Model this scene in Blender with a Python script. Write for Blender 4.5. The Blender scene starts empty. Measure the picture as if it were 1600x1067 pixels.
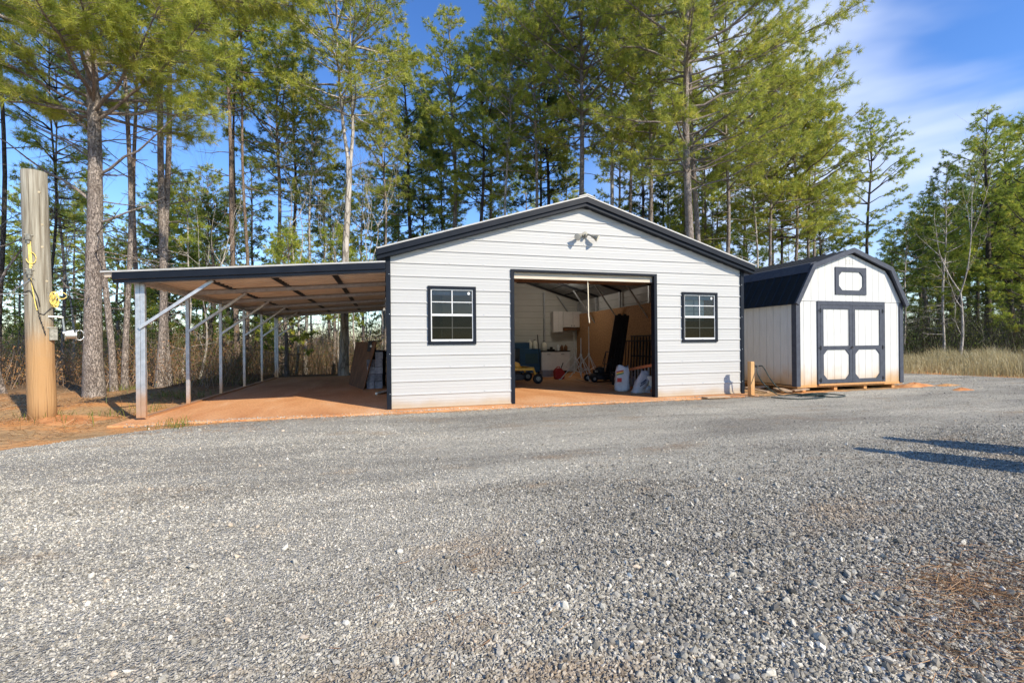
import bpy, bmesh, math, random
import numpy as np
from mathutils import Vector, Matrix, Euler
R = math.radians
random.seed(7)
S = bpy.context.scene
COL = S.collection

# ------------------------------------------------------------------ camera
CAMH = 1.11
YAW = R(15.5); ROLL = R(0.53); FOC = 720.0
cd = bpy.data.cameras.new('camera'); cam = bpy.data.objects.new('camera', cd); COL.objects.link(cam)
cd.sensor_width = 36.0; cd.lens = 36.0*FOC/1600.0
cd.shift_y = (537.0-533.5)/1600.0
cd.clip_start = 0.05; cd.clip_end = 2000
cam.location = (0, 0, CAMH)
cam.rotation_euler = (Matrix.Rotation(-YAW, 4, 'Z') @ Matrix.Rotation(R(90), 4, 'X') @ Matrix.Rotation(-ROLL, 4, 'Z')).to_euler()
S.camera = cam
SN, CS = math.sin(YAW), math.cos(YAW)

# ------------------------------------------------------------------ sky, sun, exposure
SUNV = Vector((0.80, -1.20, 1.0)).normalized()      # towards the sun
EL = math.asin(SUNV.z); AZ = math.atan2(SUNV.x, SUNV.y)
W = bpy.data.worlds.new('World'); S.world = W; W.use_nodes = True
nt = W.node_tree; N = nt.nodes; L = nt.links
bg = N['Background']
sky = N.new('ShaderNodeTexSky'); sky.sky_type = 'NISHITA'; sky.sun_disc = False
sky.sun_elevation = EL; sky.sun_rotation = AZ
sky.air_density = 1.0; sky.dust_density = 0.0; sky.ozone_density = 2.2; sky.altitude = 300
hs = N.new('ShaderNodeHueSaturation'); hs.inputs['Hue'].default_value = 0.512; hs.inputs['Saturation'].default_value = 1.26; hs.inputs['Value'].default_value = 1.28
L.new(sky.outputs['Color'], hs.inputs['Color'])
tc = N.new('ShaderNodeTexCoord')
mp = N.new('ShaderNodeMapping'); mp.inputs['Rotation'].default_value = (0.2, 0.45, 0.5); mp.inputs['Scale'].default_value = (0.9, 1.3, 3.4)
L.new(tc.outputs['Generated'], mp.inputs['Vector'])
nz = N.new('ShaderNodeTexNoise'); nz.inputs['Scale'].default_value = 1.3; nz.inputs['Detail'].default_value = 5; nz.inputs['Roughness'].default_value = 0.5
nz.inputs['Distortion'].default_value = 0.35
L.new(mp.outputs['Vector'], nz.inputs['Vector'])
cr = N.new('ShaderNodeMapRange'); cr.inputs[1].default_value = 0.42; cr.inputs[2].default_value = 0.66; cr.interpolation_type = 'SMOOTHSTEP'
L.new(nz.outputs['Fac'], cr.inputs[0])
# the thin cloud stands in the eastern half of the sky only
sx = N.new('ShaderNodeVectorMath'); sx.operation = 'DOT_PRODUCT'; sx.inputs[1].default_value = (0.80, 0.40, 0.42)
L.new(tc.outputs['Generated'], sx.inputs[0])
mr2 = N.new('ShaderNodeMapRange'); mr2.inputs[1].default_value = 0.76; mr2.inputs[2].default_value = 0.97; mr2.interpolation_type = 'SMOOTHSTEP'
L.new(sx.outputs['Value'], mr2.inputs[0])
mu = N.new('ShaderNodeMath'); mu.operation = 'MULTIPLY'; L.new(cr.outputs[0], mu.inputs[0]); L.new(mr2.outputs[0], mu.inputs[1])
mu2 = N.new('ShaderNodeMath'); mu2.operation = 'MULTIPLY'; mu2.inputs[1].default_value = 0.85; L.new(mu.outputs[0], mu2.inputs[0])
mx = N.new('ShaderNodeMix'); mx.data_type = 'RGBA'; mx.inputs[7].default_value = (4.6, 5.2, 6.6, 1)
L.new(mu2.outputs[0], mx.inputs[0]); L.new(hs.outputs['Color'], mx.inputs[6]); L.new(mx.outputs[2], bg.inputs['Color'])
bg.inputs['Strength'].default_value = 0.145

sd = bpy.data.lights.new('sun', 'SUN'); sd.energy = 4.9; sd.angle = R(0.5); sd.color = (1.0, 0.905, 0.75)
sun = bpy.data.objects.new('sun', sd); COL.objects.link(sun); sun.location = (20, -30, 30)
sun.rotation_euler = SUNV.to_track_quat('Z', 'Y').to_euler()
S.view_settings.view_transform = 'Standard'; S.view_settings.look = 'None'; S.view_settings.gamma = 1.0
S.view_settings.exposure = 0.42
S.render.resolution_x = 1024; S.render.resolution_y = 682
S.cycles.max_bounces = 7; S.cycles.transparent_max_bounces = 12

# ------------------------------------------------------------------ photo maths (to measure real places)
def hor(x): return 537.0-math.tan(ROLL)*(x-800)
def ray(x):
    p = (x-800)/FOC
    return p*CS+SN, CS-p*SN
def onY(x, y, Y):                # pixel on the plane Y -> world
    u, v = ray(x); d = Y/v
    return Vector((u*d, Y, CAMH+(hor(x)-y)/FOC*d))
def atD(x, y, d):                # pixel at camera depth d
    u, v = ray(x)
    return Vector((u*d, v*d, CAMH+(hor(x)-y)/FOC*d))
def gnd(x, y, z=0.0):
    return atD(x, y, (CAMH-z)*FOC/(y-hor(x)))

# ------------------------------------------------------------------ materials
def new_mat(name):
    m = bpy.data.materials.new(name); m.use_nodes = True
    return m, m.node_tree.nodes, m.node_tree.links, m.node_tree.nodes['Principled BSDF']
def mat(name, c1, c2=None, rough=0.7, scale=8.0, bump=0.0, bscale=None, metal=0.0, stretch=(1,1,1), detail=6, spec=0.3, stain=None, coords='Object', contrast=(0.35,0.65)):
    """noise between two colours, bump, optional clay stain near the ground: (z0, z1, colour, amount)"""
    m, n, l, b = new_mat(name)
    tc = n.new('ShaderNodeTexCoord'); mp = n.new('ShaderNodeMapping'); mp.inputs['Scale'].default_value = stretch
    l.new(tc.outputs[coords], mp.inputs['Vector'])
    b.inputs['Roughness'].default_value = rough; b.inputs['Metallic'].default_value = metal
    b.inputs['Specular IOR Level'].default_value = spec
    nz = n.new('ShaderNodeTexNoise'); nz.inputs['Scale'].default_value = scale; nz.inputs['Detail'].default_value = detail
    l.new(mp.outputs[0], nz.inputs['Vector'])
    r = n.new('ShaderNodeValToRGB'); r.color_ramp.elements[0].position = contrast[0]; r.color_ramp.elements[1].position = contrast[1]
    r.color_ramp.elements[0].color = (*c1, 1); r.color_ramp.elements[1].color = (*(c2 or tuple(min(1, c*1.12) for c in c1)), 1)
    l.new(nz.outputs['Fac'], r.inputs['Fac']); out = r.outputs['Color']
    if stain:
        z0, z1, sc, am = stain
        ge = n.new('ShaderNodeNewGeometry'); se = n.new('ShaderNodeSeparateXYZ'); l.new(ge.outputs['Position'], se.inputs[0])
        n2 = n.new('ShaderNodeTexNoise'); n2.inputs['Scale'].default_value = 2.3; n2.inputs['Detail'].default_value = 8; l.new(ge.outputs['Position'], n2.inputs['Vector'])
        ma = n.new('ShaderNodeMath'); ma.operation = 'MULTIPLY_ADD'; ma.inputs[1].default_value = (z1-z0)*1.1; l.new(n2.outputs['Fac'], ma.inputs[0]); l.new(se.outputs['Z'], ma.inputs[2])
        mr = n.new('ShaderNodeMapRange'); mr.inputs[1].default_value = z0+(z1-z0)*.5; mr.inputs[2].default_value = z1+(z1-z0)*.5; mr.inputs[3].default_value = am; mr.inputs[4].default_value = 0; mr.interpolation_type = 'SMOOTHSTEP'
        l.new(ma.outputs[0], mr.inputs[0])
        mi = n.new('ShaderNodeMix'); mi.data_type = 'RGBA'; mi.inputs[7].default_value = (*sc, 1); l.new(mr.outputs[0], mi.inputs[0]); l.new(out, mi.inputs[6]); out = mi.outputs[2]
    l.new(out, b.inputs['Base Color'])
    if bump:
        nb = n.new('ShaderNodeTexNoise'); nb.inputs['Scale'].default_value = bscale or scale*3; nb.inputs['Detail'].default_value = 8
        l.new(mp.outputs[0], nb.inputs['Vector'])
        bu = n.new('ShaderNodeBump'); bu.inputs['Strength'].default_value = bump; bu.inputs['Distance'].default_value = 0.02
        l.new(nb.outputs['Fac'], bu.inputs['Height']); l.new(bu.outputs[0], b.inputs['Normal'])
    return m
CLAY = (0.52, 0.20, 0.065)
M = {}
M['siding'] = mat('white_siding', (.455,.449,.427), (.47,.464,.442), .42, .8, stain=(0,.20,(.40,.30,.18),.8), spec=.3)
M['siding_in'] = mat('siding_inside', (.58,.56,.50), (.64,.62,.56), .5, 1.2)
M['trim'] = mat('navy_trim', (.006,.0085,.014), (.009,.012,.019), .45, 5, spec=.18)
M['trim_up'] = mat('roof_edge', (.38,.37,.345), (.46,.45,.42), .5, 9, metal=.1)
M['roof'] = mat('dark_roof', (.008,.010,.012), (.012,.014,.017), .5, 3, spec=.2)
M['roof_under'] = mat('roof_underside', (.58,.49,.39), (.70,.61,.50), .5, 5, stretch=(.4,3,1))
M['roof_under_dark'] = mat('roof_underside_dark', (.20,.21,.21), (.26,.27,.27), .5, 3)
M['galv'] = mat('galvanised_steel', (.40,.42,.44), (.52,.54,.56), .42, 14, metal=.55, stain=(0,.75,(.58,.30,.12),.85))
M['galv_clean'] = mat('galvanised_clean', (.42,.43,.44), (.54,.55,.56), .4, 14, metal=.5)
def concrete_mat():
    m, n, l, b = new_mat('clay_stained_concrete'); ge = n.new('ShaderNodeNewGeometry'); pos = ge.outputs['Position']
    mp = n.new('ShaderNodeMapping'); mp.inputs['Rotation'].default_value = (0, 0, .9); mp.inputs['Scale'].default_value = (1, .4, 1); l.new(pos, mp.inputs[0])
    a = n.new('ShaderNodeTexNoise'); a.inputs['Scale'].default_value = .9; a.inputs['Detail'].default_value = 12; a.inputs['Roughness'].default_value = .68; a.inputs['Distortion'].default_value = .5; l.new(mp.outputs[0], a.inputs[0])
    r = n.new('ShaderNodeValToRGB'); e = r.color_ramp.elements; e[0].position = .28; e[0].color = (.40,.165,.070,1); e[1].position = .75; e[1].color = (.72,.47,.29,1)
    for p, c in ((.42,(.58,.275,.115)), (.56,(.66,.345,.16))): x = e.new(p); x.color = (*c, 1)
    l.new(a.outputs['Fac'], r.inputs[0])
    f = n.new('ShaderNodeTexNoise'); f.inputs['Scale'].default_value = 30; f.inputs['Detail'].default_value = 6; l.new(pos, f.inputs[0])
    r2 = n.new('ShaderNodeValToRGB'); r2.color_ramp.elements[0].position = .34; r2.color_ramp.elements[0].color = (.62,.58,.55,1); r2.color_ramp.elements[1].position = .5; r2.color_ramp.elements[1].color = (1,1,1,1); l.new(f.outputs['Fac'], r2.inputs[0])
    mi = n.new('ShaderNodeMix'); mi.data_type = 'RGBA'; mi.blend_type = 'MULTIPLY'; mi.inputs[0].default_value = .8; l.new(r.outputs[0], mi.inputs[6]); l.new(r2.outputs[0], mi.inputs[7]); l.new(mi.outputs[2], b.inputs['Base Color'])
    b.inputs['Roughness'].default_value = .9; b.inputs['Specular IOR Level'].default_value = .15
    bu = n.new('ShaderNodeBump'); bu.inputs['Strength'].default_value = .6; bu.inputs['Distance'].default_value = .01; l.new(f.outputs['Fac'], bu.inputs['Height']); l.new(bu.outputs[0], b.inputs['Normal'])
    return m
M['concrete'] = concrete_mat()
M['osb'] = mat('osb_board', (.30,.155,.07), (.48,.27,.125), .75, 16, stretch=(1,1,1.6), detail=4, bump=.1)
M['wood'] = mat('new_lumber', (.46,.26,.10), (.60,.37,.17), .7, 4, stretch=(6,6,.5), stain=(0,.6,(.55,.26,.09),.7))
M['wood_pale'] = mat('pale_header_wood', (.50,.43,.33), (.60,.53,.43), .7, 5, stretch=(.4,5,5))
M['ply_dark'] = mat('old_plywood', (.11,.050,.022), (.20,.095,.042), .7, 3, stretch=(3,3,.6), detail=8)
M['pole'] = mat('weathered_pole', (.20,.17,.12), (.37,.34,.265), .85, 4.5, stretch=(7,7,.35), bump=.5, bscale=9, stain=(.9,1.75,(.43,.245,.10),.9), detail=11)
def add_cracks(m):
    n, l = m.node_tree.nodes, m.node_tree.links; b = n['Principled BSDF']; src = b.inputs['Base Color'].links[0].from_socket
    tc = n.new('ShaderNodeTexCoord'); mp = n.new('ShaderNodeMapping'); mp.inputs['Scale'].default_value = (26, 26, .55); l.new(tc.outputs['Object'], mp.inputs[0])
    a = n.new('ShaderNodeTexNoise'); a.inputs['Scale'].default_value = 1.5; a.inputs['Detail'].default_value = 5; l.new(mp.outputs[0], a.inputs[0])
    r = n.new('ShaderNodeValToRGB'); e = r.color_ramp.elements; e[0].position = .30; e[0].color = (.30,.26,.22,1); e[1].position = .40; e[1].color = (1,1,1,1); l.new(a.outputs['Fac'], r.inputs[0])
    mi = n.new('ShaderNodeMix'); mi.data_type = 'RGBA'; mi.blend_type = 'MULTIPLY'; mi.inputs[0].default_value = .85; l.new(src, mi.inputs[6]); l.new(r.outputs[0], mi.inputs[7]); l.new(mi.outputs[2], b.inputs['Base Color'])
add_cracks(M['pole'])
M['shed'] = mat('shed_panel', (.54,.535,.50), (.60,.595,.56), .6, 5, stretch=(6,6,.6), stain=(.06,.62,(.50,.28,.09),.85))
M['shed_trim'] = mat('grey_shed_trim', (.045,.050,.066), (.060,.067,.085), .6, 12, bump=.05)
M['black'] = mat('black_paint', (.012,.012,.014), (.022,.022,.026), .45, 8)
M['black_matt'] = mat('black_rubber', (.015,.015,.015), (.03,.03,.03), .85, 12)
M['white'] = mat('white_vinyl', (.62,.62,.60), (.68,.68,.66), .35, 6)
M['cabinet'] = mat('white_cabinet', (.70,.66,.62), (.76,.72,.68), .5, 3)
M['blue'] = mat('blue_steel', (.012,.055,.12), (.018,.075,.15), .4, 3, spec=.5)
M['yellow'] = mat('yellow_paint', (.80,.40,.02), (.86,.46,.03), .35, 5, spec=.5)
M['red'] = mat('red_plastic', (.42,.025,.02), (.50,.035,.025), .45, 6)
M['cream'] = mat('cream_plastic', (.66,.62,.50), (.72,.68,.56), .5, 6)
M['pipe_white'] = mat('white_pipe', (.68,.67,.63), (.76,.75,.70), .4, 6)
M['block'] = mat('concrete_block_grey', (.15,.155,.18), (.25,.255,.28), .9, 18, bump=.4, bscale=60)
def vary(m, lo, hi):
    n, l = m.node_tree.nodes, m.node_tree.links; b = n['Principled BSDF']; src = b.inputs['Base Color'].links[0].from_socket
    oi = n.new('ShaderNodeObjectInfo'); mr = n.new('ShaderNodeMapRange'); mr.inputs[3].default_value = lo; mr.inputs[4].default_value = hi; l.new(oi.outputs['Random'], mr.inputs[0])
    hs = n.new('ShaderNodeHueSaturation'); l.new(src, hs.inputs['Color']); l.new(mr.outputs[0], hs.inputs['Value']); l.new(hs.outputs[0], b.inputs['Base Color'])
vary(M['block'], .7, 1.7)
M['bag'] = mat('white_bag', (.42,.42,.41), (.58,.57,.55), .5, 7, bump=.35, bscale=9)
M['bag_grey'] = mat('grey_bag', (.30,.31,.34), (.42,.43,.46), .5, 7, bump=.35, bscale=9)
M['orange'] = mat('orange_rail', (.50,.17,.07), (.58,.22,.10), .5, 6)
M['rope_y'] = mat('yellow_rope', (.72,.52,.10), (.82,.66,.22), .7, 40)
M['rope_w'] = mat('white_rope', (.70,.60,.42), (.80,.70,.52), .8, 40)
M['hose'] = mat('dark_hose', (.012,.025,.022), (.02,.04,.034), .4, 10)
M['steel'] = mat('zinc_steel', (.46,.47,.45), (.60,.61,.58), .35, 20, metal=.8)
M['bronze'] = mat('weathered_fixture', (.20,.19,.15), (.36,.34,.28), .5, 30, metal=.3)
M['clay'] = mat('red_clay', (.42,.17,.06), (.60,.30,.12), .95, 2.2, bump=.9, bscale=11, detail=10)
M['brown_wood'] = mat('scrap_wood', (.36,.24,.14), (.52,.37,.24), .8, 5, stretch=(1,6,6))
M['skin'] = mat('skin', (.50,.30,.21), (.55,.34,.25), .5, 9)
M['denim'] = mat('denim', (.03,.05,.10), (.05,.08,.15), .8, 30)
M['jacket'] = mat('jacket', (.09,.10,.11), (.12,.13,.14), .8, 20)
M['hair'] = mat('hair', (.03,.02,.012), (.06,.035,.02), .6, 60)
M['hose_lbl'] = M['white']

def emit_mat(name, col, s):
    m, n, l, b = new_mat(name); b.inputs['Base Color'].default_value = (*col, 1)
    b.inputs['Emission Color'].default_value = (*col, 1); b.inputs['Emission Strength'].default_value = s; return m
M['lamp'] = emit_mat('lit_lens', (1, .96, .88), 14)
def glass_mat(name, tint, ior=1.5):
    m, n, l, b = new_mat(name); out = n['Material Output']
    t = n.new('ShaderNodeBsdfTransparent'); t.inputs[0].default_value = (*tint, 1)
    g = n.new('ShaderNodeBsdfGlossy'); g.inputs['Roughness'].default_value = .02
    f = n.new('ShaderNodeFresnel'); f.inputs[0].default_value = ior
    mi = n.new('ShaderNodeMixShader'); l.new(f.outputs[0], mi.inputs[0]); l.new(t.outputs[0], mi.inputs[1]); l.new(g.outputs[0], mi.inputs[2])
    l.new(mi.outputs[0], out.inputs[0]); return m
M['glass'] = glass_mat('window_glass', (.68,.68,.66))
M['screen'] = glass_mat('window_screen', (.30,.30,.29), 1.2)

def bark_mat(name, c1, c2, sc=9):
    m, n, l, b = new_mat(name)
    tc = n.new('ShaderNodeTexCoord'); mp = n.new('ShaderNodeMapping'); mp.inputs['Scale'].default_value = (1, 1, .32)
    l.new(tc.outputs['Object'], mp.inputs[0])
    nz = n.new('ShaderNodeTexNoise'); nz.inputs['Scale'].default_value = sc*2; nz.inputs['Detail'].default_value = 7; l.new(mp.outputs[0], nz.inputs[0])
    vm = n.new('ShaderNodeVectorMath'); vm.operation = 'MULTIPLY_ADD'; vm.inputs[1].default_value = (.10,.10,.10); l.new(nz.outputs['Color'], vm.inputs[0]); l.new(mp.outputs[0], vm.inputs[2])
    vo = n.new('ShaderNodeTexVoronoi'); vo.feature = 'DISTANCE_TO_EDGE'; vo.inputs['Scale'].default_value = sc; l.new(vm.outputs[0], vo.inputs['Vector'])
    r = n.new('ShaderNodeMapRange'); r.inputs[1].default_value = 0.0; r.inputs[2].default_value = .11; l.new(vo.outputs['Distance'], r.inputs[0])
    mi = n.new('ShaderNodeMix'); mi.data_type = 'RGBA'; mi.inputs[6].default_value = (*c1, 1); mi.inputs[7].default_value = (*c2, 1); l.new(r.outputs[0], mi.inputs[0])
    n2 = n.new('ShaderNodeTexNoise'); n2.inputs['Scale'].default_value = 2.5; l.new(tc.outputs['Object'], n2.inputs[0])
    m2 = n.new('ShaderNodeMix'); m2.data_type = 'RGBA'; m2.blend_type = 'MULTIPLY'; m2.inputs[0].default_value = .55
    r2 = n.new('ShaderNodeValToRGB'); r2.color_ramp.elements[0].color = (.62,.55,.5,1); r2.color_ramp.elements[1].color = (1.1,1.08,1.05,1); r2.color_ramp.elements[0].position = .35; r2.color_ramp.elements[1].position = .65
    l.new(n2.outputs['Fac'], r2.inputs[0]); l.new(mi.outputs[2], m2.inputs[6]); l.new(r2.outputs[0], m2.inputs[7])
    l.new(m2.outputs[2], b.inputs['Base Color']); b.inputs['Roughness'].default_value = .9; b.inputs['Specular IOR Level'].default_value = .15
    bu = n.new('ShaderNodeBump'); bu.inputs['Strength'].default_value = .9; bu.inputs['Distance'].default_value = .02; l.new(r.outputs[0], bu.inputs['Height']); l.new(bu.outputs[0], b.inputs['Normal'])
    return m
M['bark'] = bark_mat('pine_bark', (.15,.122,.105), (.37,.32,.28), 26)
M['bark_red'] = bark_mat('red_pine_bark', (.12,.08,.06), (.30,.235,.19), 26)
M['bark_dark'] = bark_mat('dark_pine_bark', (.04,.035,.032), (.11,.098,.09), 26)
M['bark_pale'] = bark_mat('pale_bark', (.22,.20,.175), (.46,.43,.385), 6)

def leaf_mat(name, c1, c2, c3, trans=.45):
    """foliage: colour by the 'tint' attribute of each tuft"""
    m, n, l, b = new_mat(name)
    a = n.new('ShaderNodeAttribute'); a.attribute_name = 'tint'
    r = n.new('ShaderNodeValToRGB'); e = r.color_ramp.elements
    e[0].color = (*c1, 1); e[1].color = (*c3, 1); x = e.new(.6); x.color = (*c2, 1)
    l.new(a.outputs['Fac'], r.inputs[0]); l.new(r.outputs[0], b.inputs['Base Color'])
    b.inputs['Roughness'].default_value = .5; b.inputs['Specular IOR Level'].default_value = .3
    t = n.new('ShaderNodeBsdfTranslucent'); l.new(r.outputs[0], t.inputs[0])
    mi = n.new('ShaderNodeMixShader'); mi.inputs[0].default_value = trans
    l.new(b.outputs[0], mi.inputs[1]); l.new(t.outputs[0], mi.inputs[2]); l.new(mi.outputs[0], n['Material Output'].inputs[0])
    return m
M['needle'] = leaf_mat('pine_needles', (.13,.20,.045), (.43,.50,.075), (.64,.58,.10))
M['needle_y'] = leaf_mat('yellow_pine_needles', (.15,.215,.040), (.47,.50,.085), (.66,.60,.13))  # slightly yellower greens than the plain needles
M['needle_d'] = leaf_mat('dark_pine_needles', (.05,.10,.026), (.15,.215,.036), (.30,.30,.05))  # darker greens; in the right woods they stand in for deep shade
M['brush'] = leaf_mat('dry_brush', (.14,.095,.06), (.26,.19,.12), (.36,.18,.07), .15)
M['twig'] = leaf_mat('grey_twigs', (.12,.085,.058), (.28,.20,.135), (.46,.37,.27), .05)
M['brush_green'] = leaf_mat('green_brush', (.06,.095,.025), (.19,.22,.04), (.36,.33,.06), .35)
M['brush_shade'] = leaf_mat('shaded_brush', (.03,.03,.02), (.07,.06,.04), (.20,.17,.13), .1)  # deep shade under the canopy is put into these dark colours
M['grass'] = leaf_mat('dry_grass', (.24,.20,.10), (.48,.41,.22), (.64,.55,.33), .3)
M['straw'] = leaf_mat('pine_straw', (.20,.10,.045), (.38,.22,.10), (.52,.36,.20), .1)
M['leaf_brown'] = leaf_mat('brown_leaves', (.20,.09,.035), (.42,.20,.07), (.58,.32,.12), .3)

def macro(n, l, col, pos):
    mp = n.new('ShaderNodeMapping'); mp.inputs['Rotation'].default_value = (0, 0, .25); mp.inputs['Scale'].default_value = (.22, .95, 1); l.new(pos, mp.inputs[0])
    a = n.new('ShaderNodeTexNoise'); a.inputs['Scale'].default_value = 1.1; a.inputs['Detail'].default_value = 6; a.inputs['Roughness'].default_value = .62; a.inputs['Distortion'].default_value = .4; l.new(mp.outputs[0], a.inputs['Vector'])
    r = n.new('ShaderNodeValToRGB'); e = r.color_ramp.elements; e[0].position = .34; e[0].color = (.66,.64,.61,1); e[1].position = .66; e[1].color = (1.22,1.19,1.12,1); l.new(a.outputs['Fac'], r.inputs[0])
    m1 = n.new('ShaderNodeMix'); m1.data_type = 'RGBA'; m1.blend_type = 'MULTIPLY'; m1.inputs[0].default_value = 1; l.new(col, m1.inputs[6]); l.new(r.outputs[0], m1.inputs[7])
    mp2 = n.new('ShaderNodeMapping'); mp2.inputs['Scale'].default_value = (.5, 1.2, 1); mp2.inputs['Location'].default_value = (4.1, 2.2, 0); l.new(pos, mp2.inputs[0])
    b = n.new('ShaderNodeTexNoise'); b.inputs['Scale'].default_value = 1.3; b.inputs['Detail'].default_value = 10; b.inputs['Roughness'].default_value = .7; l.new(mp2.outputs[0], b.inputs['Vector'])
    mr = n.new('ShaderNodeMapRange'); mr.inputs[1].default_value = .55; mr.inputs[2].default_value = .72; mr.inputs[4].default_value = .62; l.new(b.outputs['Fac'], mr.inputs[0])
    m2 = n.new('ShaderNodeMix'); m2.data_type = 'RGBA'; m2.inputs[7].default_value = (.34,.23,.13,1); l.new(mr.outputs[0], m2.inputs[0]); l.new(m1.outputs[2], m2.inputs[6]); return m2.outputs[2]
def stone_mat():
    m, n, l, b = new_mat('crushed_stone')
    a = n.new('ShaderNodeAttribute'); a.attribute_name = 'tint'
    r = n.new('ShaderNodeValToRGB'); e = r.color_ramp.elements; r.color_ramp.interpolation = 'LINEAR'
    e[0].color = (.115,.106,.088,1); e[1].color = (.86,.82,.72,1)
    for p, c in ((.30,(.26,.245,.21)), (.58,(.46,.44,.385)), (.80,(.62,.59,.515)), (.86,(.56,.45,.33)), (.89,(.68,.66,.60))):
        x = e.new(p); x.color = (*c, 1)
    l.new(a.outputs['Fac'], r.inputs[0])
    tc = n.new('ShaderNodeTexCoord'); nz = n.new('ShaderNodeTexNoise'); nz.inputs['Scale'].default_value = 140; nz.inputs['Detail'].default_value = 3; l.new(tc.outputs['Object'], nz.inputs[0])
    mi = n.new('ShaderNodeMix'); mi.data_type = 'RGBA'; mi.blend_type = 'OVERLAY'; mi.inputs[0].default_value = .45
    l.new(r.outputs[0], mi.inputs[6]); l.new(nz.outputs['Fac'], mi.inputs[7]); ge = n.new('ShaderNodeNewGeometry'); l.new(macro(n, l, mi.outputs[2], ge.outputs['Position']), b.inputs['Base Color'])
    b.inputs['Roughness'].default_value = .8; b.inputs['Specular IOR Level'].default_value = .25
    return m
M['stone'] = stone_mat()

def gravel_mat():
    m, n, l, b = new_mat('gravel_surface')
    ge = n.new('ShaderNodeNewGeometry'); pos = ge.outputs['Position']
    def vor(sc, rnd=1.0):
        v = n.new('ShaderNodeTexVoronoi'); v.inputs['Scale'].default_value = sc; v.inputs['Randomness'].default_value = rnd; l.new(pos, v.inputs['Vector']); return v
    v1 = vor(66); v2 = vor(130); 
    se = n.new('ShaderNodeSeparateColor'); l.new(v1.outputs['Color'], se.inputs[0])
    se2 = n.new('ShaderNodeSeparateColor'); l.new(v2.outputs['Color'], se2.inputs[0])
    mixv = n.new('ShaderNodeMix'); mixv.data_type = 'FLOAT'; mixv.inputs[0].default_value = .5; l.new(se.outputs[0], mixv.inputs[2]); l.new(se2.outputs[0], mixv.inputs[3])
    r = n.new('ShaderNodeValToRGB'); e = r.color_ramp.elements
    e[0].position = .05; e[0].color = (.11,.104,.096,1); e[1].position = .95; e[1].color = (.76,.72,.65,1)
    for p, c in ((.30,(.32,.305,.26)), (.55,(.52,.495,.425)), (.80,(.65,.61,.515))):
        x = e.new(p); x.color = (*c, 1)
    l.new(mixv.outputs[0], r.inputs[0])
    # large patches: finer pale dust, brown dust
    n1 = n.new('ShaderNodeTexNoise'); n1.inputs['Scale'].default_value = .55; n1.inputs['Detail'].default_value = 7; n1.inputs['Roughness'].default_value = .6; l.new(pos, n1.inputs['Vector'])
    mr = n.new('ShaderNodeMapRange'); mr.inputs[1].default_value = .42; mr.inputs[2].default_value = .68; mr.inputs[4].default_value = .42; l.new(n1.outputs['Fac'], mr.inputs[0])
    mi = n.new('ShaderNodeMix'); mi.data_type = 'RGBA'; mi.inputs[7].default_value = (.57,.54,.46,1); l.new(mr.outputs[0], mi.inputs[0]); l.new(r.outputs[0], mi.inputs[6])
    l.new(macro(n, l, mi.outputs[2], pos), b.inputs['Base Color']); b.inputs['Roughness'].default_value = .85; b.inputs['Specular IOR Level'].default_value = .25
    ad = n.new('ShaderNodeMath'); ad.operation = 'MULTIPLY_ADD'; ad.inputs[1].default_value = 1.4; l.new(v1.outputs['Distance'], ad.inputs[0]); l.new(v2.outputs['Distance'], ad.inputs[2])
    # each cell also stands at its own height
    ad2 = n.new('ShaderNodeMath'); ad2.operation = 'MULTIPLY_ADD'; ad2.inputs[1].default_value = -.8; l.new(se.outputs[1], ad2.inputs[0]); l.new(ad.outputs[0], ad2.inputs[2])
    bu = n.new('ShaderNodeBump'); bu.invert = True; bu.inputs['Strength'].default_value = 1.0; bu.inputs['Distance'].default_value = .012; l.new(ad2.outputs[0], bu.inputs['Height']); l.new(bu.outputs[0], b.inputs['Normal'])
    return m
M['gravel'] = gravel_mat()

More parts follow.
